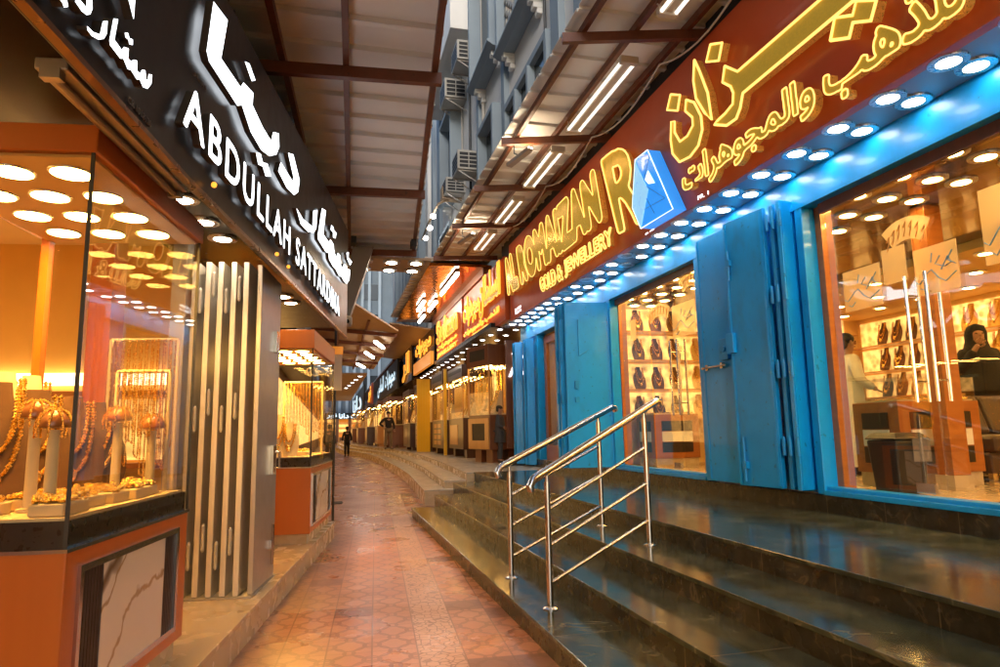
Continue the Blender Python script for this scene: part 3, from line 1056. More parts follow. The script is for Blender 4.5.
# ---- orange display cases
def display_case(label, u0, u1, v0, v1, zb, zk, zg, zt, ftop, lamps, group):
    """u along the street, v from the facade line; base, kick, sill, glass, canopy"""
    x0, x1 = -v1, -v0
    t = thing('display_case', label, 'display case', ((x0 + x1) / 2, (u0 + u1) / 2, zb), 'L', group)
    m = MB(); m.box(x0, x1, u0, u1, zk, zg); b = part(m, 'base', ORANGE, t, bevel=.005)
    m = MB(); m.box(x0 + .03, x1 - .03, u0 + .03, u1 - .03, zb, zk); part(m, 'kick_plinth', CREAM, t)
    # inset panel on the street face
    a0, a1 = u0 + .09, u1 - .14
    z0, z1 = zk + .06, zg - .07
    m = MB()
    for q in ((a0, a1, z0, z0 + .025), (a0, a1, z1 - .025, z1), (a0, a0 + .025, z0 + .025, z1 - .025), (a1 - .025, a1, z0 + .025, z1 - .025)):
        m.box(x1 - .01, x1 + .012, *q)
    f = part(m, 'panel_frame', STEEL, b)
    wd = (a1 - a0)
    for q in ((a0 + .025, a0 + .025 + wd * .17), (a1 - .025 - wd * .15, a1 - .025)):
        m = MB()
        n = 7
        for i in range(n):
            ya = q[0] + (q[1] - q[0]) * i / n
            m.box(x1 - .01, x1 + .004, ya + .004, ya + (q[1] - q[0]) / n, z0 + .025, z1 - .025)
        part(m, 'fluted_panel', SLATS, b)
    m = MB(); m.box(x1 - .01, x1 + .006, a0 + .026 + wd * .17, a1 - .026 - wd * .15, z0 + .025, z1 - .025); part(m, 'marble_panel', CALAC, b)
    # deck and sill
    m = MB(); m.box(x0 + .02, x1 - .012, u0 + .012, u1 - .012, zg + .001, zg + .095); part(m, 'sill', DARKR, t)
    m = MB(); m.box(x0 + .03, x1 - .03, u0 + .03, u1 - .03, zg + .095, zg + .105); part(m, 'deck', BUSTC, t)
    m = MB(); m.box(x0 - .004, x1 + .006, u0 - .006, u1 + .006, zg - .012, zg + .001); part(m, 'trim_strip', STEEL, t)
    # glass
    zgl = zg + .002
    for nm, q in (('front', (x1 - .009, x1 - .001, u0 + .002, u1 - .002)), ('end', (x0 + .02, x1 - .011, u0 + .001, u0 + .009)), ('end', (x0 + .02, x1 - .011, u1 - .009, u1 - .001))):
        m = MB(); m.box(*q, zgl, zt); part(m, 'glass_pane', GLASS, t)
    m = MB(); m.box(x1 - .013, x1 + .001, u0 - .001, u0 + .004, zgl, zt); part(m, 'edge_strip', CABLEK, t)
    m = MB(); m.box(x1 - .013, x1 + .001, u1 - .004, u1 + .001, zgl, zt); part(m, 'edge_strip', CABLEK, t)
    m = MB(); m.box(x0 - .02, x0 + .02, u0, u0 + .02, zg, zt); m.box(x0 - .02, x0 + .02, u1 - .05, u1, zg, zt)
    part(m, 'rear_post', ORANGE, t)
    m = MB(); m.box(x0 - .03, x1 + .012, u0 - .012, u1 + .012, zt, ftop); c = part(m, 'canopy', ORANGE, t, bevel=.005)
    m = MB(); m.box(x0 + .01, x1 - .02, u0 + .02, u1 - .02, zt - .012, zt - .001); part(m, 'lamp_board', CREAMW, c)
    for (lu, lv, r) in lamps:
        m = MB(); m.lathe([(r * 1.12, -.018), (r * 1.15, -.012), (r * 1.1, -.012)], (-lv, lu, zt), 22); part(m, 'lamp_rim', RIM, c)
        m = MB(); m.lathe([(r * .3, -.021), (r, -.019), (r, -.013)], (-lv, lu, zt), 22); part(m, 'lamp', LENS_C, c)
    return t


c1l = [(2.74 + .28 * i, v, .072) for i in range(4) for v in (1.39, 1.61, 1.83)]
c1 = display_case('large near orange glass display case of gold jewellery with marble panel base', 2.56, 3.79, 1.22, 2.0, .2, .29, .92, 2.37, 2.478, c1l, 'orange display cases of the left shop')
c2l = [(7.32 + .3 * i, v, .07) for i in range(5) for v in (1.26, 1.44, 1.62)]
c2 = display_case('smaller far orange glass display case beyond the folded metal gate', 7.18, 8.86, 1.12, 1.85, .2, .3, .97, 2.2, 2.4, c2l, 'orange display cases of the left shop')


# ---- jewellery stands
def necklace_path(w, h, n=22, dip=1.0, bulge=.0):
    return [(w * math.cos(math.pi * (i / n)), -bulge, h * (1 - math.sin(math.pi * i / n) ** .7 * dip)) for i in range(n + 1)]


def bust(name, label, cat, base, frame, mat, h=.34, wd=.2, heavy=True, group=None, bead=.0105):
    """slanted necklace board with a rounded top and a gold necklace; stands facing local -Y"""
    t = thing(name, label, cat, base, frame, group)
    bx, by, bz = base
    m = MB()
    pr_ = []
    n = 8
    lean = .38
    pts = []
    for k in range(9):
        z = h * k / 8
        ww = wd * (.40, .45, .49, .50, .48, .41, .27, .19, .17)[k]
        yc = lean * z * .6
        for i in range(n):
            a = 2 * math.pi * i / n
            pts.append((bx + ww * math.cos(a), by + yc + (.035 if k < 6 else .028) * math.sin(a), bz + z))
    fs = []
    for k in range(8):
        for i in range(n):
            j = (i + 1) % n
            fs.append((k * n + i, k * n + j, (k + 1) * n + j, (k + 1) * n + i))
    fs.append(tuple(range(8 * n, 9 * n)))
    fs.append(tuple(reversed(range(n))))
    m.add(pts, fs)
    part(m, 'stand', mat, t, smooth='auto')
    m = MB()
    for q, (ws, hs) in enumerate(((.30, .70), (.22, .50)) if heavy else ((.26, .6),)):
        path = []
        for i in range(25):
            a = math.pi * i / 24
            x = wd * ws * math.cos(a)
            z = h * (.93 - hs * math.sin(a) ** .8)
            path.append((bx + x, by + lean * z * .6 - .04 - .004 * q, bz + z))
        m.beads(path, bead if heavy else .008, bead * 1.3)
    if heavy:
        z = h * .22
        m.ell((bx, by + lean * z * .6 - .045, bz + z), (.026, .01, .034), 8, 6)
    part(m, 'necklace', GOLD, t)
    return t


def pedestal(label, base, frame, h, group=None):
    t = thing('bangle_stand', label, 'bangle stand', base, frame, group)
    m = MB(); m.lathe([(.045, 0), (.045, .01), (.022, .016), (.02, h - .05)], base, 14); part(m, 'stem', BUSTC, t, smooth='auto')
    m = MB(); m.lathe([(.02, h - .045), (.060, h - .04), (.063, h - .03), (.052, h), (.028, h + .02), (.005, h + .026)], base, 18); part(m, 'dome', OWOOD, t, smooth='auto')
    m = MB()
    for k in range(9):
        a = 2 * math.pi * k / 9
        c_, s_ = math.cos(a), math.sin(a)
        m.beads([(base[0] + c_ * r, base[1] + s_ * r, base[2] + h + z) for r, z in ((.022, .028), (.045, .014), (.062, -.02), (.066, -.05), (.064, -.075))], .006, .008)
    part(m, 'gold_chain', GOLD, t)
    return t


def tray(label, base, frame, w, d, group=None):
    t = thing('jewellery_tray', label, 'jewellery tray', base, frame, group)
    x, y, z = base
    m = MB(); m.box(x - w / 2, x + w / 2, y - d / 2, y + d / 2, z, z + .045); part(m, 'block', BUSTC, t, bevel=.006)
    m = MB()
    for k in range(46):
        px = x + random.uniform(-.46, .46) * w; py = y + random.uniform(-.42, .42) * d
        r = random.uniform(.007, .016)
        m.ell((px, py, z + .045 + r * random.uniform(.5, 1.6)), (r, r * 1.2, r * .8), 6, 4)
    part(m, 'gold_jewellery', GOLD, t)
    return t


DK = 1.026
# four tall dark busts leaning in a row behind the front glass
for i, (u, v, hh) in enumerate(((2.98, 1.72, .52), (3.2, 1.68, .5), (3.42, 1.64, .48), (3.62, 1.62, .46))):
    o = bust('necklace_bust', ['tall dark bust with gold necklace nearest the left edge of near case', 'dark bust with long gold necklace, second from left in near case',
                               'dark bust with gold pendant necklace, third from left in near case', 'dark bust with rope necklace at right of the row in near case'][i],
             'necklace bust', (-v, u, DK), 'L', BUSTD, hh, .3, True, 'dark necklace busts in the near case', .0115)
    o.rotation_euler = (0, 0, -LA + R(35))
for i, (u, v, hh) in enumerate(((2.84, 1.5, .40), (2.78, 1.40, .36), (3.52, 1.48, .40), (3.6, 1.35, .36))):
    pedestal(['bangle stand with domed top at left front of near case, taller one', 'shorter domed bangle stand beside front corner of near case',
              'domed bangle stand in middle of near case before the white post', 'domed bangle stand at right end of near case'][i], (-v, u, DK), 'L', hh, 'domed bangle stands in the near case')
for i, (u, v, a, b) in enumerate(((2.95, 1.36, .1, .2), (3.15, 1.34, .1, .16), (3.33, 1.32, .09, .14), (3.49, 1.34, .1, .12), (3.68, 1.45, .1, .1))):
    tray(['cream tray heaped with gold jewellery nearest front corner of near case', 'second cream tray of gold along front glass of near case', 'third cream tray of gold along front glass of near case',
          'fourth cream tray of gold along front glass of near case', 'small cream tray of gold by right end of near case'][i], (-v, u, DK), 'L', a, b, 'cream trays of gold in the near case')


for i, (u, v, a, b) in enumerate(((2.72, 1.33, .12, .2), (2.72, 1.62, .16, .16), (3.05, 1.5, .14, .18), (3.3, 1.47, .12, .16), (3.55, 1.62, .12, .14), (2.9, 1.55, .1, .1))):
    tray(['low cream tray of gold by the camera end of near case', 'cream tray of gold at left rear of near case', 'cream tray of gold below the dark busts, nearer one', 'cream tray of gold below the dark busts, farther one',
          'cream tray of gold below the hanging chain rack', 'little cream tray of gold between the two left stands'][i], (-v, u, DK), 'L', a, b, 'cream trays of gold in the near case')
def chain_rack(label, base, frame, w, h, n, group=None, mat=GOLD):
    """posts with a top rail carrying a curtain of gold chains"""
    t = thing('chain_rack', label, 'chain rack', base, frame, group)
    x, y, z = base
    m = MB()
    m.tube([(x - w / 2, y, z), (x - w / 2, y, z + h)], .012, 8); m.tube([(x + w / 2, y, z), (x + w / 2, y, z + h)], .012, 8)
    m.tube([(x - w / 2, y, z + h), (x + w / 2, y, z + h)], .01, 8)
    part(m, 'rail', BUSTC, t)
    for k in range(n):
        px = x - w / 2 + w * (k + .7) / (n + .4)
        L = h * random.uniform(.55, .85)
        m = MB()
        m.beads([(px - .012, y - .012, z + h), (px - .010, y - .014, z + h - L), (px + .010, y - .014, z + h - L - .02), (px + .012, y - .012, z + h)], .006, .011)
        part(m, 'gold_chain', mat, t)
    return t


chain_rack('tall rack of hanging gold chains at right end inside near case', (-1.45, 3.72, DK), 'L', .26, .62, 8, 'chain racks of the left shop')
chain_rack('rack of hanging gold chains behind near case in the orange interior', (-1.72, 4.4, .96), 'L', .4, .95, 11, 'chain racks of the left shop')
for i, u in enumerate((2.7, 2.92, 3.14, 3.36, 3.58)):
    o = bust('necklace_bust', 'cream bust with gold necklace along rear of near case, %s from left' % ORD[i], 'necklace bust', (-1.9, u, DK), 'L', BUSTC, .60, .24, True, 'cream busts at the rear of the near case', .010)
    o.rotation_euler = (0, 0, -LA + R(38))
# second case contents
for i, (u, v, hh) in enumerate(((7.36, 1.62, .52), (7.36, 1.5, .44), (7.36, 1.38, .36))):
    o = bust('necklace_bust', ['tallest cream bust with gold necklaces in far orange case', 'middle cream bust with gold necklaces in far orange case', 'shortest cream bust with gold necklaces in far orange case'][i],
             'necklace bust', (-v, u, 1.076), 'L', BUSTC, hh, .2, True, 'cream busts in the far case')
chain_rack('rack of gold chains inside the far orange case', (-1.4, 8.3, 1.076), 'L', .45, .85, 12, 'chain racks of the left shop')
tray('cream tray of gold jewellery in the far orange case', (-1.3, 7.6, 1.076), 'L', .2, .3)
# inner counter behind the cases
m = MB(); m.box(-2.9, -2.4, .2, 4.5, .2, .95)
ct = m.build('shop_counter', OWOOD, base=(-2.65, 2.4, .2), frame='L', label='long orange wood counter inside left shop behind the near case', cat='counter', bevel=.006)

# ---- folding gate
gt = thing('folding_gate', 'folded aluminium security gate of tall hinged panels beside the near case', 'folding gate', (-1.35, 5.2, .2), 'L')
gv = [1.62, 1.53, 1.44, 1.35, 1.26]
for i, v in enumerate(gv):
    m = MB()
    m.box(-v - .019, -v + .019, 4.95 + .01 * (i % 2), 5.55 if i < 4 else 5.3, .215, 2.56)
    part(m, 'gate_panel', ALU, gt, bevel=.004)
m = MB(); m.box(-1.19, -1.155, 4.99, 5.66, .215, 2.55); pn = part(m, 'lock_panel', ALUD, gt, bevel=.004)
m = MB(); m.box(-1.158, -1.13, 5.42, 5.52, 1.0, 1.22); m.tube([(-1.125, 5.45, 1.05), (-1.09, 5.45, 1.05), (-1.09, 5.45, 1.17), (-1.125, 5.45, 1.17)], .009, 8); part(m, 'lock_handle', STEEL, pn)
m = MB(); m.tube([(-1.135, 5.5, .32), (-1.135, 5.5, .62)], .012, 8); m.box(-1.158, -1.135, 5.47, 5.53, .44, .5); part(m, 'bolt', STEEL, pn)
m = MB(); m.box(-1.158, -1.13, 5.42, 5.52, 1.95, 2.12); part(m, 'bolt', STEEL, pn)
for i, v in enumerate((1.575, 1.485, 1.395, 1.305)):
    for z in (.42, 1.35, 2.2):
        m = MB()
        zz = z + (.12 if i % 2 else 0) - (.03 if i == 3 else 0)
        m.tube([(-v, 4.945, zz), (-v, 4.945, zz + .14)], .011, 10)
        m.lathe([(.004, -.025), (.013, -.01), (.013, 0)], (-v, 4.945, zz), 8)
        m.lathe([(.013, 0), (.013, .01), (.004, .025)], (-v, 4.945, zz + .14), 8)
        part(m, 'hinge', PLASTIC, gt)
m = MB(); m.box(-1.76, -1.66, 4.9, 5.02, .2, 2.715); part(m, 'gate_post', ALUD, gt)
m = MB(); m.box(-1.80, -1.15, 4.93, 5.7, .201, .212); part(m, 'floor_track', ALUD, gt)

# ---- left canopy over the street
lc = thing('awning', 'large corrugated roof on brown beams over left half of the street', 'awning', (.4, 6, 4.2))
def lx(y):  # right edge of the left roof
    return .80 + (y - 4.7) * .092 if y > -2 else .18
m = MB()
y = -14.0
nrib = 0
while y < 10.9:
    y2 = min(y + .40, 10.95)
    for (a, b, z) in ((y, y + .33, 4.42), (y + .33, y2, 4.375)):
        xa, xb = lx(a), lx(b)
        m.add([(-1.6, a, z), (xa, a, z), (xb, b, z), (-1.6, b, z), (-1.6, a, z + .012), (xa, a, z + .012), (xb, b, z + .012), (-1.6, b, z + .012)],
              [(0, 3, 2, 1), (4, 5, 6, 7), (0, 1, 5, 4), (1, 2, 6, 5), (2, 3, 7, 6), (3, 0, 4, 7)])
    for yy in (y + .33, y2):
        m.box(-1.6, lx(yy), yy - .004, yy + .004, 4.375, 4.43)
    y = y2
part(m, 'roof_sheet', SHEET, lc)
for (a, b) in (((-.55, -14), (.26, 10.95)), ((.3, -.5), (1.31, 10.95)), ((-1.3, -10), (-.1, 10.95))):
    m = MB(); m.bar((a[0], a[1], 4.33), (b[0], b[1], 4.33), .05, .08); part(m, 'rafter', BEAM, lc)
for y, x0, x1 in ((-.4, -1.6, .3), (2.4, -1.4, .55), (5.25, -1.2, .86), (8.02, -1.1, 1.1), (10.82, -.9, 1.34)):
    m = MB(); m.bar((x0, y + .1, 4.235), (x1, y - .05, 4.235), .06, .10); part(m, 'crossbeam', BEAM, lc)
for (x, y, z) in ((.3, 10.2, 4.2), (1.22, 10.2, 4.2)):
    m = MB(); m.box(x - .04, x + .04, y - .1, y + .1, z - .02, z + .09); m.build('junction_box', DARKG, base=(x, y, z), label='small dark junction box under left roof, ' + ('left one' if x < 1 else 'right one'), cat='junction box')
pr = downlight_proto('panel_lamp', 'x', LENS_M, .12, (.5, 10.9, 4.12), 'R', 'lamps hung under the far end of left roof')
pts = [(x, y, 4.13) for x in (.5, .95, 1.36) for y in (11.0, 11.55)]
place_lights(pr, pts, 'R', lambda i, p: '%s round lamp under far edge of left roof, %s row' % (['left', 'middle', 'right'][i // 2], ['upper', 'lower'][i % 2]))
m = MB(); m.box(.2, 1.6, 10.86, 11.75, 4.15, 4.19); m.build('lamp_tray', TAN, base=(.9, 11.3, 4.15), label='flat tan tray carrying six round lamps under left roof end', cat='lamp tray')
# grey sloping board at the end of the black sign
m = MB()
m.prism([(.14, 3.1), (.26, 3.08), (.62, 4.22), (.30, 4.22)], 10.4, 11.3, 'y')
m.build('fascia_board', GREY, base=(.3, 10.8, 3.1), label='plain grey sloping fascia board just beyond the black sign', cat='board')
# ================================================================ RIGHT SIDE: the blue shop
XF = 4.15
rs = thing('jewellery_shop', 'right jewellery shop with bright blue steel frame and warm lit interior', 'shop', (6, 8, .7))
m = MB()
m.box(4.16, 9.6, -2, 14.3, .5, .712)
part(m, 'floor', marble("shop_floor_marble", (.5, .38, .24), (.3, .2, .1), .12, 1.2, .05, cloud=(.58, .46, .32)), rs)
m = MB()
m.box(9.5, 9.7, -2, 10.4, .712, 3.9); m.box(4.3, 9.5, 10.3, 10.45, .712, 3.9); m.box(4.3, 9.5, -2.2, -2.0, .712, 3.9)
part(m, 'wall', CREAMW, rs)
m = MB(); m.box(4.22, 9.5, -2, 10.3, 3.3, 3.36); part(m, 'ceiling', CEILB, rs)
m = MB(); m.box(6.9, 9.5, -2, 10.3, 3.2, 3.299); part(m, 'ceiling_panel', CREAMW, rs)
# outer wall: blue piers between the openings
for y0, y1 in ((5.06, 6.74), (9.42, 11.5), (13.1, 14.3)):
    m = MB(); m.box(4.17, 4.3, y0, y1, .71, 3.25); part(m, 'pier', BLUE, rs)
m = MB(); m.box(4.12, 4.3, -2, 14.3, 3.25, 3.60); part(m, 'header', BLUE, rs, bevel=.006)
m = MB(); m.box(4.095, 4.12, -2, 14.3, 3.25, 3.29); part(m, 'header_lip', BLUE, rs)
for y0, y1 in ((4.97, 5.06), (6.74, 6.84), (9.3, 9.42), (11.5, 11.6), (13.0, 13.1)):
    m = MB(); m.box(4.1, 4.24, y0, y1, .71, 3.25); part(m, 'jamb', BLUE, rs, bevel=.005)
for y0, y1 in ((-2, 4.97), (6.84, 9.3)):
    m = MB(); m.box(4.09, 4.24, y0, y1, .706, .745); m.box(4.12, 4.24, y0, y1, .745, .775); part(m, 'sill', BLUE, rs, bevel=.004)
# timber jambs inside the openings
m = MB(); m.box(4.24, 4.36, 4.9, 5.05, .713, 3.299); part(m, 'timber_jamb', OWOOD, rs)
m = MB(); m.box(4.24, 4.36, 9.28, 9.4, .713, 3.299); part(m, 'timber_jamb', OWOOD, rs)
m = MB(); m.box(4.19, 4.23, -2, 4.86, 3.16, 3.25); m.box(4.19, 4.23, 6.84, 9.3, 3.16, 3.25); part(m, 'timber_head', BWOOD, rs)
# soffit and sign structure
m = MB(); m.box(3.63, 4.118, -2, 14.2, 3.572, 3.62); part(m, 'soffit', SOFFB, rs)
m = MB(); m.box(3.72, 9.7, -16, 14.3, 3.9, 5.6); m.box(4.2, 4.4, -16, -2.05, .71, 3.89); part(m, 'fascia_backing', BLACK, rs)
# glass panes and doors
for (y0, y1, nm, fr) in ((3.98, 4.86, 'glass_door', 0), (2.95, 3.92, 'glass_door', 0), (1.9, 2.9, 'glass_pane', 0), (.2, 1.88, 'glass_pane', 0),
                         (8.35, 9.22, 'glass_pane', 0), (7.62, 8.3, 'glass_door', 0), (6.9, 7.57, 'glass_door', 0)):
    m = MB(); m.box(4.25, 4.262, y0, y1, .79, 3.16); o = part(m, nm, GLASSD, rs)
    if nm == 'glass_door':
        m = MB(); m.box(4.24, 4.272, y0 + .03, y0 + .19, .785, .86); part(m, 'patch_fitting', STEEL, o)
        m = MB()
        for yh in ((y0 + .06,) if y0 in (3.98, 7.62) else (y1 - .06,)):
            for xs in (4.2, 4.312):
                m.tube([(xs, yh, 1.45), (xs, yh, 2.4)], .013, 10)
            for z in (1.6, 2.25):
                m.tube([(4.2, yh, z), (4.312, yh, z)], .008, 8)
        part(m, 'door_handle', STEEL, o)
# film stickers on the glass
def sticker(name, label, y0, y1, z0, z1, kind, tilt=0):
    t = thing(name, label, 'sticker', (4.243, (y0 + y1) / 2, z0))
    yc = (y0 + y1) / 2
    m = MB()
    if kind == 'arch':
        L = y1 - y0
        rr = L * .85
        A_, B_ = [], []
        for i in range(15):
            a = R(90 + 36 - 72 * i / 14)
            A_.append((yc + math.cos(a) * rr, z1 - rr + math.sin(a) * rr))
            B_.append((yc + math.cos(a) * (rr - (z1 - z0) * .72), z1 - rr + math.sin(a) * (rr - (z1 - z0) * .72)))
        for i in range(14):
            m.prism([A_[i], A_[i + 1], B_[i + 1], B_[i]], 4.24, 4.246, 'x')
    else:
        m.prism([(y0, z0), (y1, z0), (y1, z1), (y0, z1)], 4.24, 4.246, 'x')
    part(m, 'film', STICK, t)
    m = MB()
    if kind == 'arch':
        for k in range(7):
            yy = yc + (k - 3) * (y1 - y0) * .12
            zz = z0 + (z1 - z0) * (.60 - .035 * (k - 3) ** 2)
            m.tube([(4.238, yy + .02, zz - .05), (4.238, yy, zz), (4.238, yy - .012, zz + .06), (4.238, yy + .02, zz + .02)], .005, 5)
        part(m, 'print', STICKG, t)
    elif kind == 'script':
        w_, h_ = y1 - y0, z1 - z0
        for pts in ([(.95, .35), (.7, .2), (.55, .3), (.4, .5), (.3, .45), (.1, .25), (.02, .3)], [(.62, .75), (.5, .6), (.7, .5), (.85, .55), (.8, .7), (.62, .45)],
                    [(.9, .8), (.78, .62), (.95, .5)], [(.45, .85), (.4, .65)], [(.3, .2), (.2, .1), (.12, .15)]):
            m.tube([(4.238, y1 - a * w_, z0 + b * h_) for a, b in pts], .004, 6)
        part(m, 'print', STICKB, t)
    return t


sticker('glass_sticker', 'arched pale sticker with gold lettering on the glass door of right window', 3.8, 4.25, 2.62, 2.86, 'arch')
sticker('glass_sticker', 'square pale sticker with blue script on glass door of right window', 3.62, 3.98, 2.23, 2.58, 'script')
sticker('glass_sticker', 'second square sticker with blue script further left on right window', 4.3, 4.7, 2.24, 2.58, 'script')
sticker('glass_sticker', 'large pale sticker with blue line at the right edge of the photo', 3.0, 3.42, 2.33, 2.85, 'script')
sticker('glass_sticker', 'arched pale sticker on upper glass door of middle window', 6.95, 7.45, 2.95, 3.18, 'arch')
sticker('glass_sticker', 'arched pale sticker left of the other in middle window', 7.7, 8.35, 2.72, 2.95, 'arch')
sticker('glass_sticker', 'square pale sticker with blue script on middle window door', 7.1, 7.66, 2.42, 2.84, 'script')
t = sticker('paper_notice', 'printed white paper notice on glass of right window', 4.05, 4.27, 2.38, 2.66, 'plain')
t = sticker('paper_notice', 'small white paper notice at left of middle window glass', 8.72, 8.9, 2.56, 2.86, 'plain')

# ---- soffit downlights
pr = downlight_proto('downlight', 'x', LENS_W, .10, (3.77, 3, 3.57), 'R', 'paired downlights in the blue shop soffit')
pts = [(x, 1.68 + .48 * k, 3.571) for k in range(26) for x in (3.77, 3.99)]
place_lights(pr, pts, 'R', lambda i, p: 'white downlight in blue shop soffit, %s pair from the camera, %s row' % (ORD[i // 2], 'sign side' if i % 2 == 0 else 'window side'))

DEAD = pm('lamp_lens_dead', (.34, .33, .31), .25, 0, .1, 10)
for o in list(bpy.data.objects):
    lab = o.get('label', '')
    if lab.startswith('white downlight in blue shop soffit') and any(q in lab for q in ('fourteenth pair from the camera, sign', 'fifteenth pair from the camera, window', 'seventeenth pair from the camera, sign', 'nineteenth pair from the camera, sign')):
        for c in o.children:
            if c.name.startswith('lens'):
                c.data = c.data.copy(); c.data.materials[0] = DEAD
        o['label'] = lab.replace('white downlight', 'unlit grey downlight')
# ---- shop ceiling lights
pr = downlight_proto('ceiling_light', 'x', LENS_Y, .10, (4.5, 3, 3.3), 'R', 'ceiling lights inside the blue framed shop')
pts = [(x, .95 + k * .47, 3.297) for k in range(20) for x in (4.48, 4.8, 5.1)]
pts = [p for p in pts if not (p[1] > 5.1 and p[1] < 6.6 and p[0] < 4.6)]
pts2 = [(x, 1.0 + k * .8, 3.197) for k in range(12) for x in (7.2, 8.0, 8.8)]
place_lights(pr, pts + pts2, 'R', lambda i, p: 'light in %s ceiling of right shop, %s row in, %s from camera' % (
    ('brown', ORD[[4.48, 4.8, 5.1].index(p[0])], ORD[int(round((p[1] - .95) / .47))]) if p[0] < 6 else ('cream', ORD[[7.2, 8.0, 8.8].index(p[0]) + 3], ORD[int(round((p[1] - 1) / .8))])))

# ---- big sign
sg = thing('shop_sign', 'huge red brown shop sign with gold Arabic, AL ROMAIZAN lettering and blue emblem', 'sign', (3.7, 8, 3.57))
m = MB()
m.prism([(-2, 3.565), (13.3, 3.565), (13.3, 5.2), (-2, 5.2)], 3.62, 3.71, 'x')
part(m, 'panel', REDP, sg, bevel=.004)
GM = [GOLDM, GOLDS]
lettering('latin_lettering', 'AL', ((12.95, 4.03), (12.12, 4.035), (13.35, 4.86), (12.45, 4.867)), 3.62, (.04, .09), [GOLDF, GOLDS], sg, 'R', .085, .0065, OUTL, 1.08)
lettering('latin_lettering', 'ROMAIZAN', ((11.98, 4.036), (8.0, 4.06), (12.3, 4.868), (8.22, 4.90)), 3.62, (.04, .09), [GOLDF, GOLDS], sg, 'R', .085, .0065, OUTL, 1.08)
lettering('latin_lettering', 'GOLD', ((10.86, 3.67), (10.05, 3.654), (10.98, 3.94), (10.14, 3.935)), 3.62, (.03, .06), GM, sg, 'R', .03, .008, OUTL, 1.0)
lettering('latin_lettering', '&', ((9.97, 3.653), (9.73, 3.648), (10.06, 3.934), (9.81, 3.933)), 3.62, (.03, .06), GM, sg, 'R', .03, .008, OUTL, 1.0)
lettering('latin_lettering', 'JEWELLERY', ((9.62, 3.646), (7.79, 3.61), (9.7, 3.932), (7.84, 3.92)), 3.62, (.03, .06), GM, sg, 'R', .03, .010, OUTL, 1.0)
lettering('initial_letter', 'R', ((7.62, 3.76), (6.9, 3.70), (8.08, 4.94), (7.02, 4.84)), 3.62, (.03, .06), [GOLDF, GOLDS], sg, 'R', .035, .012, OUTL)
lettering('arabic_lettering', arabic('والمجوهرات'), ((5.92, 3.62), (3.98, 3.62), (5.95, 3.98), (3.98, 3.98)), 3.62, (.05, .075), GM, sg, 'R', .036, .007, OUTL, res=110)
lettering('arabic_lettering', arabic('للذهب'), ((3.88, 3.59), (2.74, 3.56), (3.88, 4.0), (2.74, 4.02)), 3.62, (.05, .075), GM, sg, 'R', .036, .007, OUTL, res=110)


AP = [[(5.754, 4.627), (5.608, 4.523), (5.503, 4.328), (5.496, 4.184), (5.585, 4.056), (5.745, 4.011), (5.959, 4.041), (6.086, 4.184), (6.109, 4.346), (6.074, 4.544), (6.008, 4.512), (6.021, 4.397), (5.924, 4.249), (5.771, 4.245), (5.659, 4.303), (5.659, 4.39), (5.783, 4.517)],
      [(6.052, 4.841), (5.868, 4.739), (5.935, 4.598), (6.145, 4.708)],
      [(5.557, 4.954), (5.475, 4.783), (5.361, 4.495), (5.325, 4.201), (5.43, 4.321), (5.569, 4.546), (5.597, 4.749)],
      [(5.261, 4.942), (5.074, 4.848), (5.149, 4.71), (5.348, 4.811)],
      [(5.059, 4.604), (4.877, 4.448), (3.844, 4.435), (3.3, 4.43), (3.15, 4.7), (3.0, 4.7), (2.92, 4.23), (3.607, 4.22), (4.824, 4.214), (4.878, 4.101), (4.947, 4.033), (5.096, 4.038), (5.286, 4.136), (5.238, 4.151), (5.103, 4.161), (4.979, 4.191), (4.959, 4.285), (4.992, 4.367), (5.11, 4.471)],
      [(3.764, 4.069), (3.702, 4.207), (3.54, 4.122), (3.496, 4.202), (3.335, 4.099), (3.395, 3.988), (3.546, 4.071), (3.591, 3.984)]]
raised(AP, 'arabic_lettering', 3.62, (.045, .085), GM, sg, 'R', .013, OUTL)
lettering('arabic_lettering', arabic('الرم'), ((2.85, 4.05), (.9, 4.05), (2.85, 4.95), (.9, 4.95)), 3.62, (.045, .085), GM, sg, 'R', .03, .013, OUTL)
m = MB()
EM = [(7.04, 3.91), (6.905, 4.455), (6.585, 4.441), (6.094, 3.575), (6.847, 3.592)]
m.prism(EM, 3.46, 3.615, 'x')
em = part(m, 'emblem', EMBL, sg)
m = MB(); m.tube([(3.457, y, z) for y, z in EM + [EM[0]]], .007, 5); part(m, 'lit_outline', EMBW, em)
m = MB()
for a, b in (((6.9, 4.2), (6.25, 3.75)), ((6.25, 3.75), (6.95, 3.8)), ((6.95, 3.8), (6.55, 4.35)), ((6.9, 4.2), (6.5, 3.66))):
    m.tube([(3.456, *a), (3.456, *b)], .003, 5)
part(m, 'facet_line', STICKB, em)
m = MB(); m.prism([(6.68, 4.12), (6.6, 4.2), (6.46, 4.0), (6.6, 4.04)], 3.452, 3.4595, 'x'); part(m, 'arrow', EMBW, em)
m = MB(); m.prism([(7.03, 3.91), (6.905, 4.42), (6.62, 3.98), (6.842, 3.60)], 3.4525, 3.4595, 'x'); part(m, 'pale_facet', pm('emblem_pale', (.35, .7, 1), .3, 0, .3, 3, emit=.35, ecol=(.3, .65, 1)), em)
lettering('branch_mark', 'FR. 1', ((5.86, 3.60), (5.66, 3.59), (5.86, 3.64), (5.66, 3.63)), 3.62, (.003, .005), [WHITEL, WHITES], sg, 'R', .01)
lettering('branch_mark', 'CR. 1104', ((7.05, 3.58), (6.82, 3.58), (7.05, 3.60), (6.82, 3.60)), 3.62, (.003, .005), [WHITEL, WHITES], sg, 'R', .01)
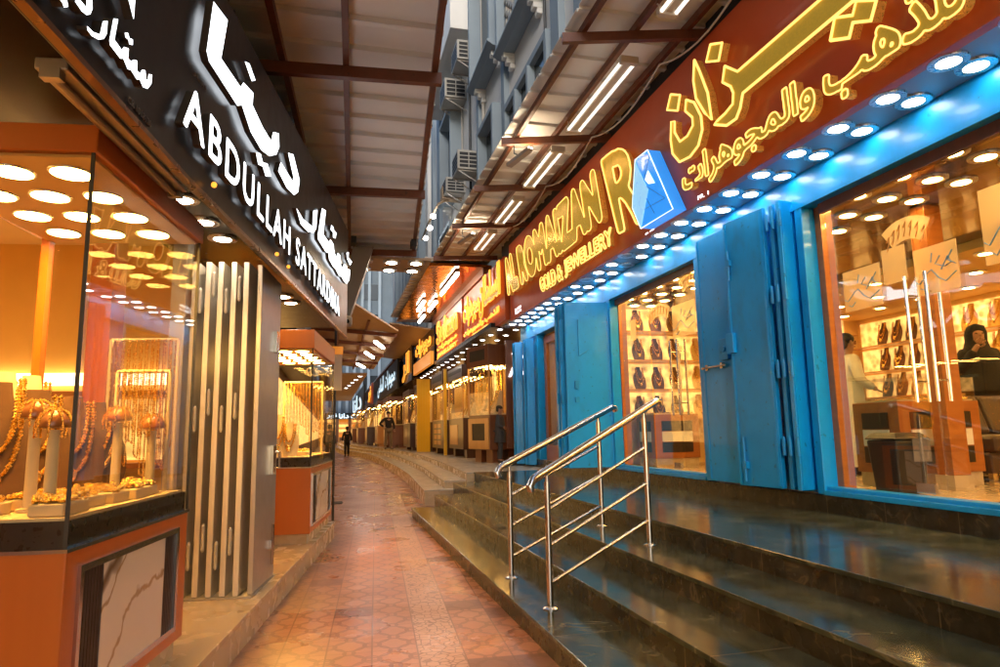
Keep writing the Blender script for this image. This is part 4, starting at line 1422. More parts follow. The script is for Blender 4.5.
lettering('phone_number', '24789', ((12.9, 3.70), (12.45, 3.70), (12.9, 3.75), (12.45, 3.75)), 3.62, (.003, .005), [WHITEL, WHITES], sg, 'R', .01)
lettering('phone_number', '70614', ((12.9, 3.63), (12.45, 3.63), (12.9, 3.68), (12.45, 3.68)), 3.62, (.003, .005), [WHITEL, WHITES], sg, 'R', .01)


# ---- blue shutters: hinged steel leaves
def shutter(label, leaves, hinge_pts, z0, z1, base, extra=None):
    t = thing('folding_shutter', label, 'shutter', base, 'R', 'blue steel folding shutters')
    for i, (a, b, w_) in enumerate(leaves):
        m = MB()
        m.bar((a[0], a[1], (z0 + z1) / 2), (b[0], b[1], (z0 + z1) / 2), w_, z1 - z0)
        o = part(m, 'shutter_leaf', BLUED if i % 2 else BLUE, t, bevel=.006)
        # pressed edge channel
        d = (Vector(b) - Vector(a)).normalized()
        m = MB()
        for q, s_ in ((Vector(a), 1), (Vector(b), -1)):
            c = q + d * .03 * s_
            m.bar((c[0], c[1], z0 + .02), (c[0], c[1], z1 - .02), w_ + .012, .03, up=(d[0], d[1], 0))
        part(m, 'edge_channel', BLUE, o)
    for (x, y) in hinge_pts:
        for k in range(4):
            z = z0 + .3 + (z1 - z0 - .55) * k / 3
            m = MB(); m.tube([(x, y, z), (x, y, z + .14)], .016, 10); m.ell((x, y, z + .15), (.012, .012, .02), 8, 5); part(m, 'hinge', BLUED, t)
    return t


# shutter between the middle and right windows
sb = shutter('wide blue steel folding shutter between the middle and right windows', [((3.97, 6.52), (4.0, 5.93), .05), ((3.9, 5.87), (3.98, 5.33), .05), ((4.03, 6.5), (4.06, 5.92), .045),
             ((3.985, 5.24), (4.15, 5.25), .05), ((3.97, 5.12), (4.15, 5.14), .05), ((3.93, 5.9), (4.14, 5.9), .04)],
             [(3.96, 5.27), (3.955, 5.18), (3.96, 5.08), (3.96, 5.9)], .735, 3.36, (4.0, 5.8, .72))
m = MB(); m.box(3.925, 3.96, 6.0, 6.16, 1.98, 2.2); m.tube([(3.92, 6.05, 2.09), (3.905, 6.05, 2.09)], .03, 10); part(m, 'lock_box', BLUED, sb, bevel=.004)
m = MB(); m.tube([(3.93, 6.5, 1.93), (3.93, 6.05, 1.93)], .014, 8); m.box(3.93, 3.965, 6.4, 6.44, 1.9, 1.96); m.box(3.93, 3.965, 6.12, 6.16, 1.9, 1.96); part(m, 'bolt', STEEL, sb)
m = MB(); m.box(3.85, 3.9, 5.78, 5.9, 2.02, 2.22); part(m, 'lock_box', BLUE, sb, bevel=.004)
m = MB(); m.tube([(3.87, 5.75, .78), (3.87, 5.75, 1.2)], .012, 8); m.box(3.86, 3.91, 5.72, 5.78, .9, .96); part(m, 'bolt', BLUED, sb)
m = MB(); m.tube([(3.87, 5.8, 2.75), (3.87, 5.8, 3.05)], .012, 8); m.box(3.86, 3.91, 5.77, 5.83, 2.9, 2.96); part(m, 'bolt', BLUED, sb)
# shutter standing open left of the middle window
sa = shutter('blue steel folding shutter standing open left of the middle window', [((3.42, 9.46), (4.12, 9.38), .05), ((3.36, 9.56), (4.1, 9.52), .05), ((3.36, 9.68), (4.1, 9.66), .05), ((3.38, 9.78), (4.1, 9.78), .05)],
             [(3.38, 9.5), (3.34, 9.62)], .735, 3.22, (3.8, 9.5, .72))
m = MB(); m.tube([(3.62, 9.40, 2.4), (3.62, 9.40, 2.95)], .01, 8); m.tube([(3.62, 9.40, 2.4), (3.72, 9.40, 2.45), (3.78, 9.40, 2.5)], .01, 8); part(m, 'bolt', BLUED, sa)
m = MB(); m.box(3.54, 3.60, 9.39, 9.43, 1.9, 2.02); m.box(3.54, 3.60, 9.39, 9.43, 1.7, 1.78); part(m, 'lock_box', BLUED, sa)
# far folded stacks either side of the left doorway
shutter('thin folded stack of blue shutter leaves right of kiosk, by narrow doorway', [((3.94, 13.3), (4.1, 13.25), .05), ((3.92, 13.45), (4.1, 13.42), .05), ((3.86, 13.9), (4.03, 13.86), .05), ((3.85, 14.05), (4.03, 14.02), .05)],
        [(3.93, 13.38), (3.85, 13.98)], .6, 3.2, (3.9, 13.4, .58))
# timber glass door in the left doorway
dr = thing('shop_door', 'narrow orange timber door with glass in the left blue doorway', 'door', (4.25, 12.3, .71))
m = MB(); m.box(4.24, 4.3, 11.6, 11.75, .713, 3.2); m.box(4.24, 4.3, 12.85, 13.0, .713, 3.2); m.box(4.24, 4.3, 11.75, 12.85, 3.05, 3.2); m.box(4.24, 4.3, 11.75, 12.85, .713, 1.0); part(m, 'door_frame', OWOOD, dr)
m = MB(); m.box(4.265, 4.275, 11.75, 12.85, 1.0, 3.05); part(m, 'glass_pane', GLASSD, dr)
m = MB(); m.box(4.4, 6.5, 13.6, 13.7, .713, 3.3); m.box(6.4, 6.5, 10.46, 13.6, .713, 3.3)
m.build('back_wall', GOLDW, base=(5, 13, .71), label='warm gold lit inner wall seen through the narrow left doorway', cat='wall')
m = MB(); m.box(4.35, 6.4, 10.46, 13.6, 3.28, 3.34); m.build('inner_ceiling', CREAMW, base=(5, 12, 3.28), label='cream ceiling above the narrow left doorway room', cat='ceiling')
place_lights(pr, [], 'R', None)
for i, (x, y) in enumerate(((4.8, 12.0), (5.4, 12.0), (4.8, 12.7), (5.4, 12.7))):
    dup(pr, (x, y, 3.277), label='round ceiling light in narrow left doorway room, %s one' % ORD[i])

# ---- shop interior furniture
def counter(label, x0, x1, y0, y1, face='-y', insets=True):
    t = thing('shop_counter', label, 'counter', ((x0 + x1) / 2, (y0 + y1) / 2, .713))
    m = MB(); m.box(x0, x1, y0, y1, .84, 1.5); part(m, 'body', OWOOD, t, bevel=.005)
    m = MB(); m.box(x0 + .02, x1 - .02, y0 + .02, y1 - .02, .713, .84); part(m, 'kick_plinth', CREAM, t)
    m = MB(); m.box(x0 - .02, x1 + .02, y0 - .02, y1 + .02, 1.72, 1.75); part(m, 'glass_top', GLASS, t)
    m = MB(); m.box(x0 + .01, x0 + .02, y0 + .01, y1 - .01, 1.5, 1.72); m.box(x0 + .02, x1 - .01, y0 + .01, y0 + .02, 1.5, 1.72); part(m, 'glass_front', GLASS, t)
    m = MB(); m.box(x0 + .03, x1 - .03, y0 + .03, y1 - .03, 1.5, 1.515); part(m, 'velvet', BUSTC, t)
    for k in range(3):
        z = 1.40 - k * .16
        m = MB()
        m.box(x0 + .12, x1 - .12, y0 - .012, y0 + .01, z - .15, z)
        m.box(x0 - .012, x0 + .01, y0 + .12, y1 - .12, z - .15, z)
        part(m, 'front_panel', [SLATS, PAPER, SLATS][k], t)
    m = MB()
    for k in range(70):
        m.ell((random.uniform(x0 + .06, x1 - .06), random.uniform(y0 + .06, y1 - .06), 1.525), (.02, .02, .012), 6, 4)
    part(m, 'gold_jewellery', GOLD, t)
    return t


counter('orange wood jewellery counter behind the bin in right window', 5.02, 5.95, 5.05, 5.6)
counter('orange wood jewellery counter seen through the middle window, right one', 5.75, 7.2, 8.4, 9.1)
counter('low orange wood jewellery counter at left of the middle window', 4.75, 5.5, 9.3, 9.9)
m = MB(); m.box(5.25, 5.44, 4.76, 4.93, .84, 3.295); col_ = m.build('interior_column', OWOOD, base=(5.4, 4.8, .713), label='tall orange wood column inside shop between bin and sofa', cat='column', bevel=.004)
m = MB(); m.box(5.24, 5.45, 4.75, 4.94, .713, .84); part(m, 'column_base', CREAM, col_)
# backlit shelf walls
def shelf_wall(label, axis, pos, a0, a1, zs, base, lit=SHELFL):
    t = thing('display_shelf', label, 'display shelf', base)
    for k, z in enumerate(zs):
        m = MB()
        z2 = (zs[k + 1] if k + 1 < len(zs) else z + .5)
        if axis == 'x':
            m.box(pos - .32, pos - .04, a0, a1, z - .02, z)
        else:
            m.box(a0, a1, pos - .32, pos - .04, z - .02, z)
        part(m, 'shelf_board', HWOOD, t)
        m = MB()
        if axis == 'x':
            m.box(pos - .035, pos - .02, a0 + .02, a1 - .02, z + .02, z2 - .04)
        else:
            m.box(a0 + .02, a1 - .02, pos - .035, pos - .02, z + .02, z2 - .04)
        part(m, 'lit_back', lit, t)
    return t


shelf_wall('long backlit gold shelf wall at the rear of the right shop', 'x', 9.5, 1, 10.2, (1.75, 2.2, 2.65), (9.4, 5.5, 1.7))
shelf_wall('backlit gold shelf wall behind the necklace busts of middle window', 'y', 10.3, 4.4, 9.2, (1.45, 1.93, 2.41, 2.89), (7, 10.2, 1.4))
b0 = bust('necklace_bust', 'x', 'necklace bust', (0, 0, 0), 'R', BUSTD, .40, .24, True)
c0 = bust('necklace_bust', 'x', 'necklace bust', (0, 0, 0), 'R', SATIN, .42, .28, True)
first = [True, True]


def put(proto, idx, p, rz, label, group, scale=None):
    if first[idx]:
        first[idx] = False
        place(proto, p, 'R')
        proto.rotation_euler = (0, 0, rz)
        if scale: proto.scale = (scale,) * 3
        proto['label'] = label
        proto['group'] = group
        return proto
    return dup(proto, p, 'R', rz - proto.rotation_euler[2], label, scale, group)


for r, z in enumerate((1.45, 1.93, 2.41, 2.89)):
    for c in range(4):
        put(b0, 0, (4.62 + c * .33, 10.1, z), 0, 'dark bust with gold necklace through middle window, %s shelf up, %s from left' % (ORD[r], ORD[c]), 'dark busts on the shelf of middle window', .95)
    for c in range(7):
        if r < 3:
            put(c0, 1, (6.05 + c * .34, 10.1, z), 0, 'satin gold bust through middle window, %s shelf up, %s from left' % (ORD[r], ORD[c]), 'satin busts on the shelf of middle window', .95)
for r, z in enumerate((1.75, 2.2, 2.65)):
    for c in range(5):
        put(b0, 0, (9.3, 9.55 - c * .3, z), R(-90), 'dark bust with necklace on rear shelf left of column, %s shelf up, %s from left' % (ORD[r], ORD[c]), 'dark busts on the rear shelf', 1.0)
    for c in range(8):
        put(c0, 1, (9.3, 7.9 - c * .42, z), R(-90), 'satin gold bust on rear shelf behind the seated woman, %s shelf up, %s from left' % (ORD[r], ORD[c]), 'satin busts on the rear shelf', 1.0)
# free standing screen with dark busts just left of the column
# gold name letters inside, above the shelf
m = MB(); m.box(7.0, 7.9, 10.255, 10.275, 2.95, 3.18)
lt = thing('wall_lettering', 'raised gold letters on the wall above shelves in middle window', 'lettering', (7, 10.25, 2.9))
v, f = text_raw('ROM', .02, .05)
mm = MB(); mm.add([(6.3 + p[0] * .45, 10.23 - p[2] * .4, 2.93 + p[1] * .42) for p in v], f); part(mm, 'letters', GOLD, lt)
# bin
bn = thing('waste_bin', 'black square waste bin with liner behind glass of right window', 'bin', (4.7, 4.85, .713))
m = MB()
def taper(m, cx, cy, z0, z1, a0, b0_, a1, b1):
    v = [(cx - a0, cy - b0_, z0), (cx + a0, cy - b0_, z0), (cx + a0, cy + b0_, z0), (cx - a0, cy + b0_, z0), (cx - a1, cy - b1, z1), (cx + a1, cy - b1, z1), (cx + a1, cy + b1, z1), (cx - a1, cy + b1, z1)]
    m.add(v, [(0, 3, 2, 1), (4, 5, 6, 7), (0, 1, 5, 4), (1, 2, 6, 5), (2, 3, 7, 6), (3, 0, 4, 7)])
taper(m, 4.72, 4.8, .715, 1.16, .14, .13, .17, .16); part(m, 'body', BIN, bn, bevel=.02)
m = MB(); taper(m, 4.72, 4.8, 1.165, 1.22, .185, .175, .14, .13); part(m, 'lid', BIN, bn, bevel=.015)
m = MB(); m.add([(4.78 + .09 * math.cos(a) + .02 * math.sin(5 * a), 4.635 - .02 * abs(math.sin(3 * a)), z) for z in (1.17, .98) for a in [i * .3 for i in range(8)]], [(i, i + 1, 8 + i + 1, 8 + i) for i in range(7)])
part(m, 'liner', BAG, bn)
# sofa
sf = thing('sofa', 'long dark brown leather sofa inside shop in front of the woman', 'sofa', (7.1, 5.6, .713))
for x0, x1 in ((6.2, 6.82), (6.84, 7.46), (7.48, 8.1)):
    m = MB(); m.box(x0, x1, 5.15, 5.75, 1.0, 1.17); part(m, 'seat_cushion', SOFA, sf, bevel=.04)
    m = MB(); m.prism([(5.66, 1.17), (5.82, 1.17), (5.95, 1.58), (5.8, 1.58)], x0, x1, 'x'); part(m, 'back_cushion', SOFA, sf, bevel=.04)
m = MB(); m.box(6.2, 8.1, 5.2, 5.95, .80, 1.0); part(m, 'base', SOFA, sf, bevel=.02)
for x, y in ((6.26, 5.25), (8.04, 5.25), (6.26, 5.88), (8.04, 5.88)):
    m = MB(); m.box(x - .025, x + .025, y - .025, y + .025, .713, .80); part(m, 'leg', STEEL, sf)

# ---- handrails
def handrail(label, p0, p1, a0, a1, top0, top1):
    t = thing('handrail', label, 'handrail', p0, 'R', 'stainless handrails on the green steps')
    P0, P1 = Vector(p0), Vector(p1)
    for p, tp in ((P0, top0), (P1, top1)):
        m = MB(); m.tube([p, (p.x, p.y, tp - .035)], .021, 14); m.tube([(p.x, p.y, tp - .04), (p.x, p.y, tp + .01)], .012, 10)
        po = part(m, 'post', STEEL, t, smooth='auto')
        m = MB(); m.lathe([(.05, 0), (.05, .006), (.03, .014), (.023, .016)], p, 18); part(m, 'base_flange', STEEL, po, smooth='auto')
    A, B = Vector(a0), Vector(a1)
    d = (B - A).normalized()
    m = MB(); pth = [A - d * .02 + Vector((0, 0, -.07)), A - d * .035 + Vector((0, 0, -.03)), A, A + d * .04] + [A.lerp(B, k / 6) for k in range(1, 6)] + [B - d * .05, B, B + d * .035 + Vector((0, 0, -.012)), B + d * .05 + Vector((0, 0, -.05))]
    m.tube(pth, .027, 16); part(m, 'top_rail', STEEL, t, smooth='auto')
    for f in (.26, .535, .815):
        q0 = Vector((P0.x, P0.y, top0 - (top0 - P0.z) * f)); q1 = Vector((P1.x, P1.y, top1 - (top1 - P1.z) * f))
        m = MB(); m.tube([q0, q1], .0125, 10); part(m, 'lower_rail', STEEL, t, smooth='auto')
    return t


handrail('stainless steel handrail on green steps, farther of the pair', (1.42, 5.35, .14), (2.43, 5.88, .42), (1.33, 5.3, 1.01), (2.62, 5.98, 1.50), 1.0, 1.40)
handrail('stainless steel handrail on green steps, nearer and larger of the pair', (1.42, 4.37, .14), (2.37, 4.81, .42), (1.31, 4.32, .98), (2.52, 4.88, 1.51), .99, 1.41)

# ---- right canopy
rc = thing('awning', 'corrugated roof on brown beams above the red sign on the right', 'awning', (3, 9, 5.2))
m = MB()
y = -14.0
while y < 15.2:
    y2 = min(y + .42, 15.25)
    for (a, b, z) in ((y, y + .36, 5.46), (y + .36, y2, 5.42)):
        m.box(2.32, 4.1, a, b, z, z + .01)
    for yy in (y + .36, y2):
        m.box(2.32, 4.1, yy - .003, yy + .003, 5.42, 5.47)
    y = y2
part(m, 'roof_sheet', SHEET, rc)
for x in (2.48, 3.0, 3.52):
    m = MB(); m.bar((x, -14, 5.375), (x - .03, 15.2, 5.375), .05, .08); part(m, 'rafter', BEAM, rc)
for (ya, yb) in ((-3, -3.3), (0.2, -.1), (3.1, 2.75), (5.97, 5.62), (8.5, 8.13), (10.34, 10.05), (12.43, 12.13), (14.9, 14.7)):
    m = MB(); m.bar((2.24, ya, 5.27), (3.72, yb, 5.30), .06, .10); part(m, 'crossbeam', BEAM, rc)
# tube lights: fixture with two tubes
def tube_light(label, x, y0, y1, z, lit=TUBEO):
    t = thing('tube_light', label, 'tube light', (x, (y0 + y1) / 2, z), 'R', 'twin tube lights under the right roof')
    m = MB(); m.box(x - .035, x + .035, y0, y1, z, z + .05); m.box(x - .1, x + .1, y0 - .01, y0 + .05, z - .03, z + .05); m.box(x - .1, x + .1, y1 - .05, y1 + .01, z - .03, z + .05); part(m, 'housing', FIXT, t, bevel=.004)
    for s_ in (-.075, .075):
        m = MB(); m.tube([(x + s_, y0 + .05, z), (x + s_, y1 - .05, z)], .019, 10); part(m, 'tube', lit, t, smooth='auto')
    return t


for i, (y0, y1) in enumerate(((3.5, 5.2), (6.0, 7.72), (8.3, 9.74), (10.3, 11.66), (12.2, 13.55))):
    tube_light('twin fluorescent tube light under right corrugated roof, %s from the camera' % ORD[i], 3.0, y0, y1, 5.14)
    m = MB()
    m.tube([(3.0, y1 - .1, 5.18), (2.99, y1 + .05, 5.24), (2.98, y1 + .12, 5.33)], .008, 6)
    m.build('lamp_cable', CABLE, base=(3, y1, 5.2), label='short pale cable feeding the %s tube light from the camera' % ORD[i], cat='cable')
# drooping cable along the sign top
m = MB()
pts = []
for k, (y0, y1) in enumerate(((4.6, 6.2), (6.2, 8.1), (8.1, 10.0), (10.0, 12.3))):
    for i in range(9):
        q = i / 9
        pts.append((3.5 - .04 * k, y0 + (y1 - y0) * q, 5.27 - .16 * math.sin(math.pi * q)))
m.tube(pts, .011, 6)
m.build('power_cable', CABLE, base=(3.5, 8, 5.2), label='long pale power cable drooping between beams above the red sign', cat='cable')
# bracket floodlight below the canopy
fl = thing('floodlight', 'small floodlight on a bracket at outer edge of right roof', 'floodlight', (2.45, 8.55, 5.1))
m = MB(); m.tube([(2.42, 8.5, 5.25), (2.42, 8.5, 5.12), (2.52, 8.45, 5.06)], .012, 8); part(m, 'bracket', CABLEK, fl)
m = MB(); m.bar((2.40, 8.72, 5.03), (2.58, 8.28, 5.10), .09, .05); part(m, 'housing', ALUD, fl)
m = MB(); m.bar((2.42, 8.70, 5.062), (2.60, 8.30, 5.132), .06, .012); part(m, 'lens', LENS_M, fl)
fl2 = copy_tree(fl); fl2.location = (2.5, 12.6, 5.1); fl2['label'] = 'small floodlight further along under outer edge of right roof'
# ================================================================ BUILDING ABOVE
bd = thing('apartment_building', 'tall white and blue grey building rising between the two roofs', 'building', (6, 16, 5.6))
m = MB(); m.box(4.2, 8, -16, 27.5, 5.62, 26); part(m, 'wall', WALLW, bd)
for y0, y1 in ((9.2, 10.2), (11.0, 11.45), (15.05, 15.35), (17.98, 18.25), (25.3, 25.9), (27.0, 27.5)):
    m = MB(); m.box(4.06, 4.2, y0, y1, 5.62, 26); part(m, 'pilaster', WALLB, bd)


def surround(y0, y1, z0, z1, d=.5, w_=.14, pane=True, screens=0):
    """projecting blue grey box round a window, with corbels below"""
    m = MB()
    m.box(4.2 - d, 4.2, y0, y0 + w_, z0, z1); m.box(4.2 - d, 4.2, y1 - w_, y1, z0, z1); m.box(4.2 - d, 4.2, y0 + w_, y1 - w_, z1 - w_, z1)
    m.prism([(4.2 - d - .06, z0), (4.2, z0 - .0), (4.2, z0 - .16), (4.2 - d + .1, z0 - .16), (4.2 - d - .06, z0 - .06)], y0 - .05, y1 + .05, 'y')
    o = part(m, 'window_surround', WALLB, bd, bevel=.01)
    m = MB()
    for y in (y0 + .3, y1 - .3):
        m = MB()
        for k in range(3):
            m.box(4.2 - d * (.75 - .22 * k), 4.2, y - .1, y + .1, z0 - .16 - .13 * (k + 1), z0 - .16 - .13 * k)
        part(m, 'corbel', WALLW, o, bevel=.015)
    m = MB(); m.box(4.12, 4.19, y0 + w_, y1 - w_, z0 + .02, z1 - w_); part(m, 'pane', WINDK, o)
    if screens:
        n = screens
        L = (y1 - y0 - 2 * w_) / n
        for k in range(n):
            m = MB()
            ya = y0 + w_ + L * k + .08
            for i in range(6):
                for j in range(10):
                    if (i + j) % 2 == 0:
                        m.box(4.0, 4.06, ya + (L - .16) * i / 6, ya + (L - .16) * (i + 1) / 6, z0 + .1 + .16 * j, z0 + .1 + .16 * (j + 1))
            part(m, 'breeze_screen', PLASTIC, o)
        for k in range(1, n):
            m = MB(); ya = y0 + w_ + L * k; m.box(3.95, 4.12, ya - .06, ya + .06, z0, z1 - w_); part(m, 'mullion', WALLB, o)


surround(15.4, 18.0, 11.25, 14.8, .42)
surround(12.1, 14.9, 10.55, 13.4, .38, .14, True, 2)
surround(11.6, 15.0, 6.5, 9.2, .2, .16, True, 3)
surround(15.5, 17.4, 6.6, 9.6, .35)
surround(21.2, 23.6, 9.6, 12.6, .42)
surround(21.5, 23.8, 6.2, 8.4, .42)
surround(8.0, 10.6, 10.4, 13.4, .38, .14, True, 2)
m = MB(); m.box(3.35, 4.2, 18.6, 24.8, 13.55, 15.4); part(m, 'balcony', WALLW, bd, bevel=.02)
m = MB(); m.box(3.32, 3.36, 18.6, 24.8, 15.3, 15.45); part(m, 'balcony_rail', WALLB, bd)
# rain pipes and cables
for y, r_ in ((17.7, .05), (19.6, .04), (20.9, .03), (12.0, .03)):
    m = MB(); m.tube([(4.14, y, 5.7), (4.14, y, 16), (4.1, y + .1, 24)], r_, 8); part(m, 'drain_pipe', [PLASTIC, CABLEK, PLASTIC, CABLEK][[17.7, 19.6, 20.9, 12.0].index(y)], bd)


def ac(label, x1, y0, z0, w_=.7, d=.62, h=.46, face='y'):
    """window air conditioner; louvred cabinet hung on a small frame"""
    t = thing('air_conditioner', label, 'air conditioner', (x1 - d / 2, y0 + w_ / 2, z0))
    m = MB(); m.box(x1 - d, x1, y0, y0 + w_, z0, z0 + h); part(m, 'cabinet', PLASTIC, t, bevel=.012)
    m = MB()
    for r_ in range(4):
        za = z0 + .06 + (h - .1) * r_ / 4
        for c_ in range(2):
            xa = x1 - d + .05 + (d - .1) * c_ / 2
            m.box(xa + .015, xa + (d - .1) / 2 - .015, y0 - .006, y0 + .01, za, za + (h - .1) / 4 - .035)
        for c_ in range(2):
            ya = y0 + .05 + (w_ - .1) * c_ / 2
            m.box(x1 - d - .006, x1 - d + .01, ya + .015, ya + (w_ - .1) / 2 - .015, za, za + (h - .1) / 4 - .035)
    part(m, 'louvre', DARKG, t)
    for y in (y0 + .08, y0 + w_ - .08):
        m = MB()
        m.bar((x1 - d + .02, y, z0 - .02), (x1, y, z0 - .02), .04); m.bar((x1 - d + .05, y, z0 - .03), (x1, y, z0 - .4), .03)
        part(m, 'bracket', ALUD, t)
    return t


ac('upper right air conditioner high on white wall, larger of stacked pair', 4.2, 18.4, 12.45, 1.0, .68, .62)
ac('upper left air conditioner on white wall by the left roof edge', 4.2, 20.3, 12.2, 1.0, .74, .66)
ac('lower right air conditioner on white wall above the right roof', 4.2, 18.5, 9.0, .9, .68, .6)
ac('lower left air conditioner half hidden behind the lower right one', 4.2, 20.7, 9.1, .9, .66, .5)
# floodlights on an arm
fl = thing('floodlight', 'cluster arm with three lit floodlights on the building near left roof edge', 'floodlight', (3.9, 22, 9))
m = MB(); m.box(3.5, 4.2, 21.2, 21.6, 9.05, 9.45); m.tube([(4.0, 21.3, 9.2), (3.4, 21.4, 8.9), (3.2, 22.2, 8.5), (3.2, 24, 8.4)], .04, 8); part(m, 'bracket_arm', TAN, fl)
for k, (x, y, z) in enumerate(((3.25, 21.6, 8.52), (3.3, 22.7, 8.45), (3.3, 23.8, 8.4))):
    m = MB(); m.ell((x, y, z), (.10, .10, .08), 14, 8); part(m, 'lamp', LENS_W, fl, smooth=True)

# far blocks closing the view
fb = thing('apartment_building', 'blue grey building with narrow pilasters far down the street', 'building', (0, 56, 0))
WALLD = pm('slate_paint', (.12, .155, .185), .75, 0, .2, 1.0, .2)
m = MB(); m.box(-14, 14, 53.5, 62, 3.6, 30); part(m, 'wall', WALLD, fb)
for x in (-4, -2.2, -.4, 1.0, 1.8, 2.6, 3.4, 4.2, 5.4):
    m = MB(); m.box(x - .16, x + .16, 53.2, 53.5, 3.6, 30); part(m, 'pilaster', WALLB, fb)
for x in (-3.1, -1.3, .3, 2.2, 3.8, 4.8):
    for z in (6.0, 9.6, 13.2, 16.8):
        m = MB(); m.box(x - .45, x + .45, 53.44, 53.49, z, z + 1.9); part(m, 'window', WINDK, fb)
fc = thing('apartment_building', 'white and grey building with deep window slots beyond the right roof', 'building', (4.5, 36, 5))
m = MB(); m.box(3.9, 9, 27.5, 44, 5.0, 22); part(m, 'wall', WALLW, fc)
for y in (28.2, 29.8, 31.4, 33, 34.6, 36.5, 39):
    m = MB(); m.box(3.6, 3.9, y, y + .35, 5, 22); part(m, 'pilaster', WALLB, fc)
    m = MB(); m.box(3.86, 3.899, y + .5, y + 1.4, 6, 20); part(m, 'window', WINDK, fc)
ac('air conditioner on white wall beyond right roof, above another', 3.9, 30.2, 9.2, .9, .7, .6)
ac('air conditioner low on white wall far beyond right roof', 3.9, 32.6, 7.2, 1.0, .7, .6)
for i, (x, z) in enumerate(((.9, 17.6), (1.9, 13.6), (-.9, 12.7))):
    t = ac(['air conditioner under far end of left roof, on distant blue wall', 'largest air conditioner on distant blue wall below the lamps', 'air conditioner at left on distant blue wall'][i], 0, 0, 0, 1.3, 1.3, 1.0)
    t.location = (x + 1.3, 77.7, z)
# skyline behind the left shops
m = MB(); m.box(-20, -.9, 9.8, 53, 4.5, 16)
m.build('left_building', WALLB, base=(-10, 30, 4.5), label='plain blue grey upper building behind the far left shops', cat='building')

# ================================================================ FAR RIGHT SHOPS
fs = thing('shop_row', 'row of brown fronted jewellery shops further along the pale steps', 'shop', (5, 24, .56))
m = MB()
m.box(5.2, 5.5, 14.35, 45, .56, 5.2); m.box(4.3, 5.2, 14.36, 14.5, .56, 4.2)
m.box(4.5, 5.2, 18.0, 18.15, .56, 3.6); m.box(4.5, 5.2, 22.7, 22.9, .56, 3.6); m.box(4.4, 5.2, 27.5, 27.7, .56, 3.6); m.box(4, 5.2, 33.2, 33.5, .56, 3.6)
part(m, 'wall', BWOOD, fs)
m = MB(); m.box(3.45, 5.3, 14.35, 45, 3.6, 3.7); part(m, 'soffit', BLACKG, fs)
m = MB(); m.box(5.15, 5.19, 14.6, 40, 1.2, 3.2); part(m, 'lit_back', SHELFL, fs)
# glossy copper underside roof
cp = thing('awning', 'glossy copper coloured roof underside beyond the red sign', 'awning', (3, 17, 5.2))
m = MB(); m.box(2.2, 3.72, 15.27, 23.6, 5.2, 5.26); part(m, 'soffit_sheet', COPPER, cp)
m = MB(); m.box(3.5, 3.72, 15.27, 23.6, 5.02, 5.199); part(m, 'wall_trim', BWOOD, cp)
m = MB()
for k in range(20):
    m.box(1.98, 2.3, 15.3 + k * .4, 15.58 + k * .4, 5.30, 5.36)
part(m, 'roof_edge', SHEETE, cp)
m = MB(); m.box(2.1, 3.7, 15.26, 23.6, 5.37, 5.4); part(m, 'roof_sheet', SHEET, cp)
for i, (x0, y0, x1, y1, z) in enumerate(((2.95, 15.6, 2.95, 18.2, 5.15), (2.62, 19.2, 2.62, 20.8, 5.15), (2.98, 19.2, 2.98, 20.8, 5.15), (2.95, 21.6, 2.95, 23, 5.15))):
    t = thing('tube_light', ['longest lit tube light under the glossy copper roof', 'short lit tube under copper roof, left of pair', 'short lit tube under copper roof, right of pair', 'farthest lit tube under the copper roof'][i], 'tube light', (x0, (y0 + y1) / 2, z))
    m = MB(); m.box(x0 - .05, x0 + .05, y0, y1, z - .01, z + .03); part(m, 'housing', FIXT, t)
    m = MB(); m.tube([(x0, y0 + .04, z - .045), (x0, y1 - .04, z - .045)], .04, 10); part(m, 'tube', TUBEL, t)
bd2 = MB(); bd2.prism([(2.0, 5.15), (3.5, 4.95), (3.5, 5.0), (2.0, 5.2)], 23.65, 34, 'y')
bd2.build('awning', TAN, base=(2.6, 26, 4.5), label='plain tan board roof beyond the copper roof', cat='awning')


LBOX = pm('lightbox_white', (.8, .9, 1), .4, 0, 0, 3, emit=.6, ecol=(.6, .85, 1))


def neon_sign(label, y0, y1, z0, z1, rows, x=3.6, panel=BLACKG, band=None, lit=None):
    t = thing('shop_sign', label, 'sign', (x, (y0 + y1) / 2, z0))
    m = MB(); m.prism([(y0, z0), (y1, z0), (y1, z1), (y0, z1)], x, x + .1, 'x'); part(m, 'panel', panel, t)
    for body, a, b, za, zb, mt, bold in rows:
        L = y1 - y0
        yl, yr = y1 - L * a, y1 - L * b
        lettering('lettering', body, ((yl, za), (yr, za), (yl, zb), (yr, zb)), x, (.03, .035), [lit or GOLDM, WHITES if lit else AMBS], t, 'R', bold, None if lit else .014, NEONO)
    if band:
        m = MB(); m.box(x - .12, x - .001, y0 + .15, y1 - .15, band[0], band[1]); part(m, 'lit_band', NEONB, t)
    return t


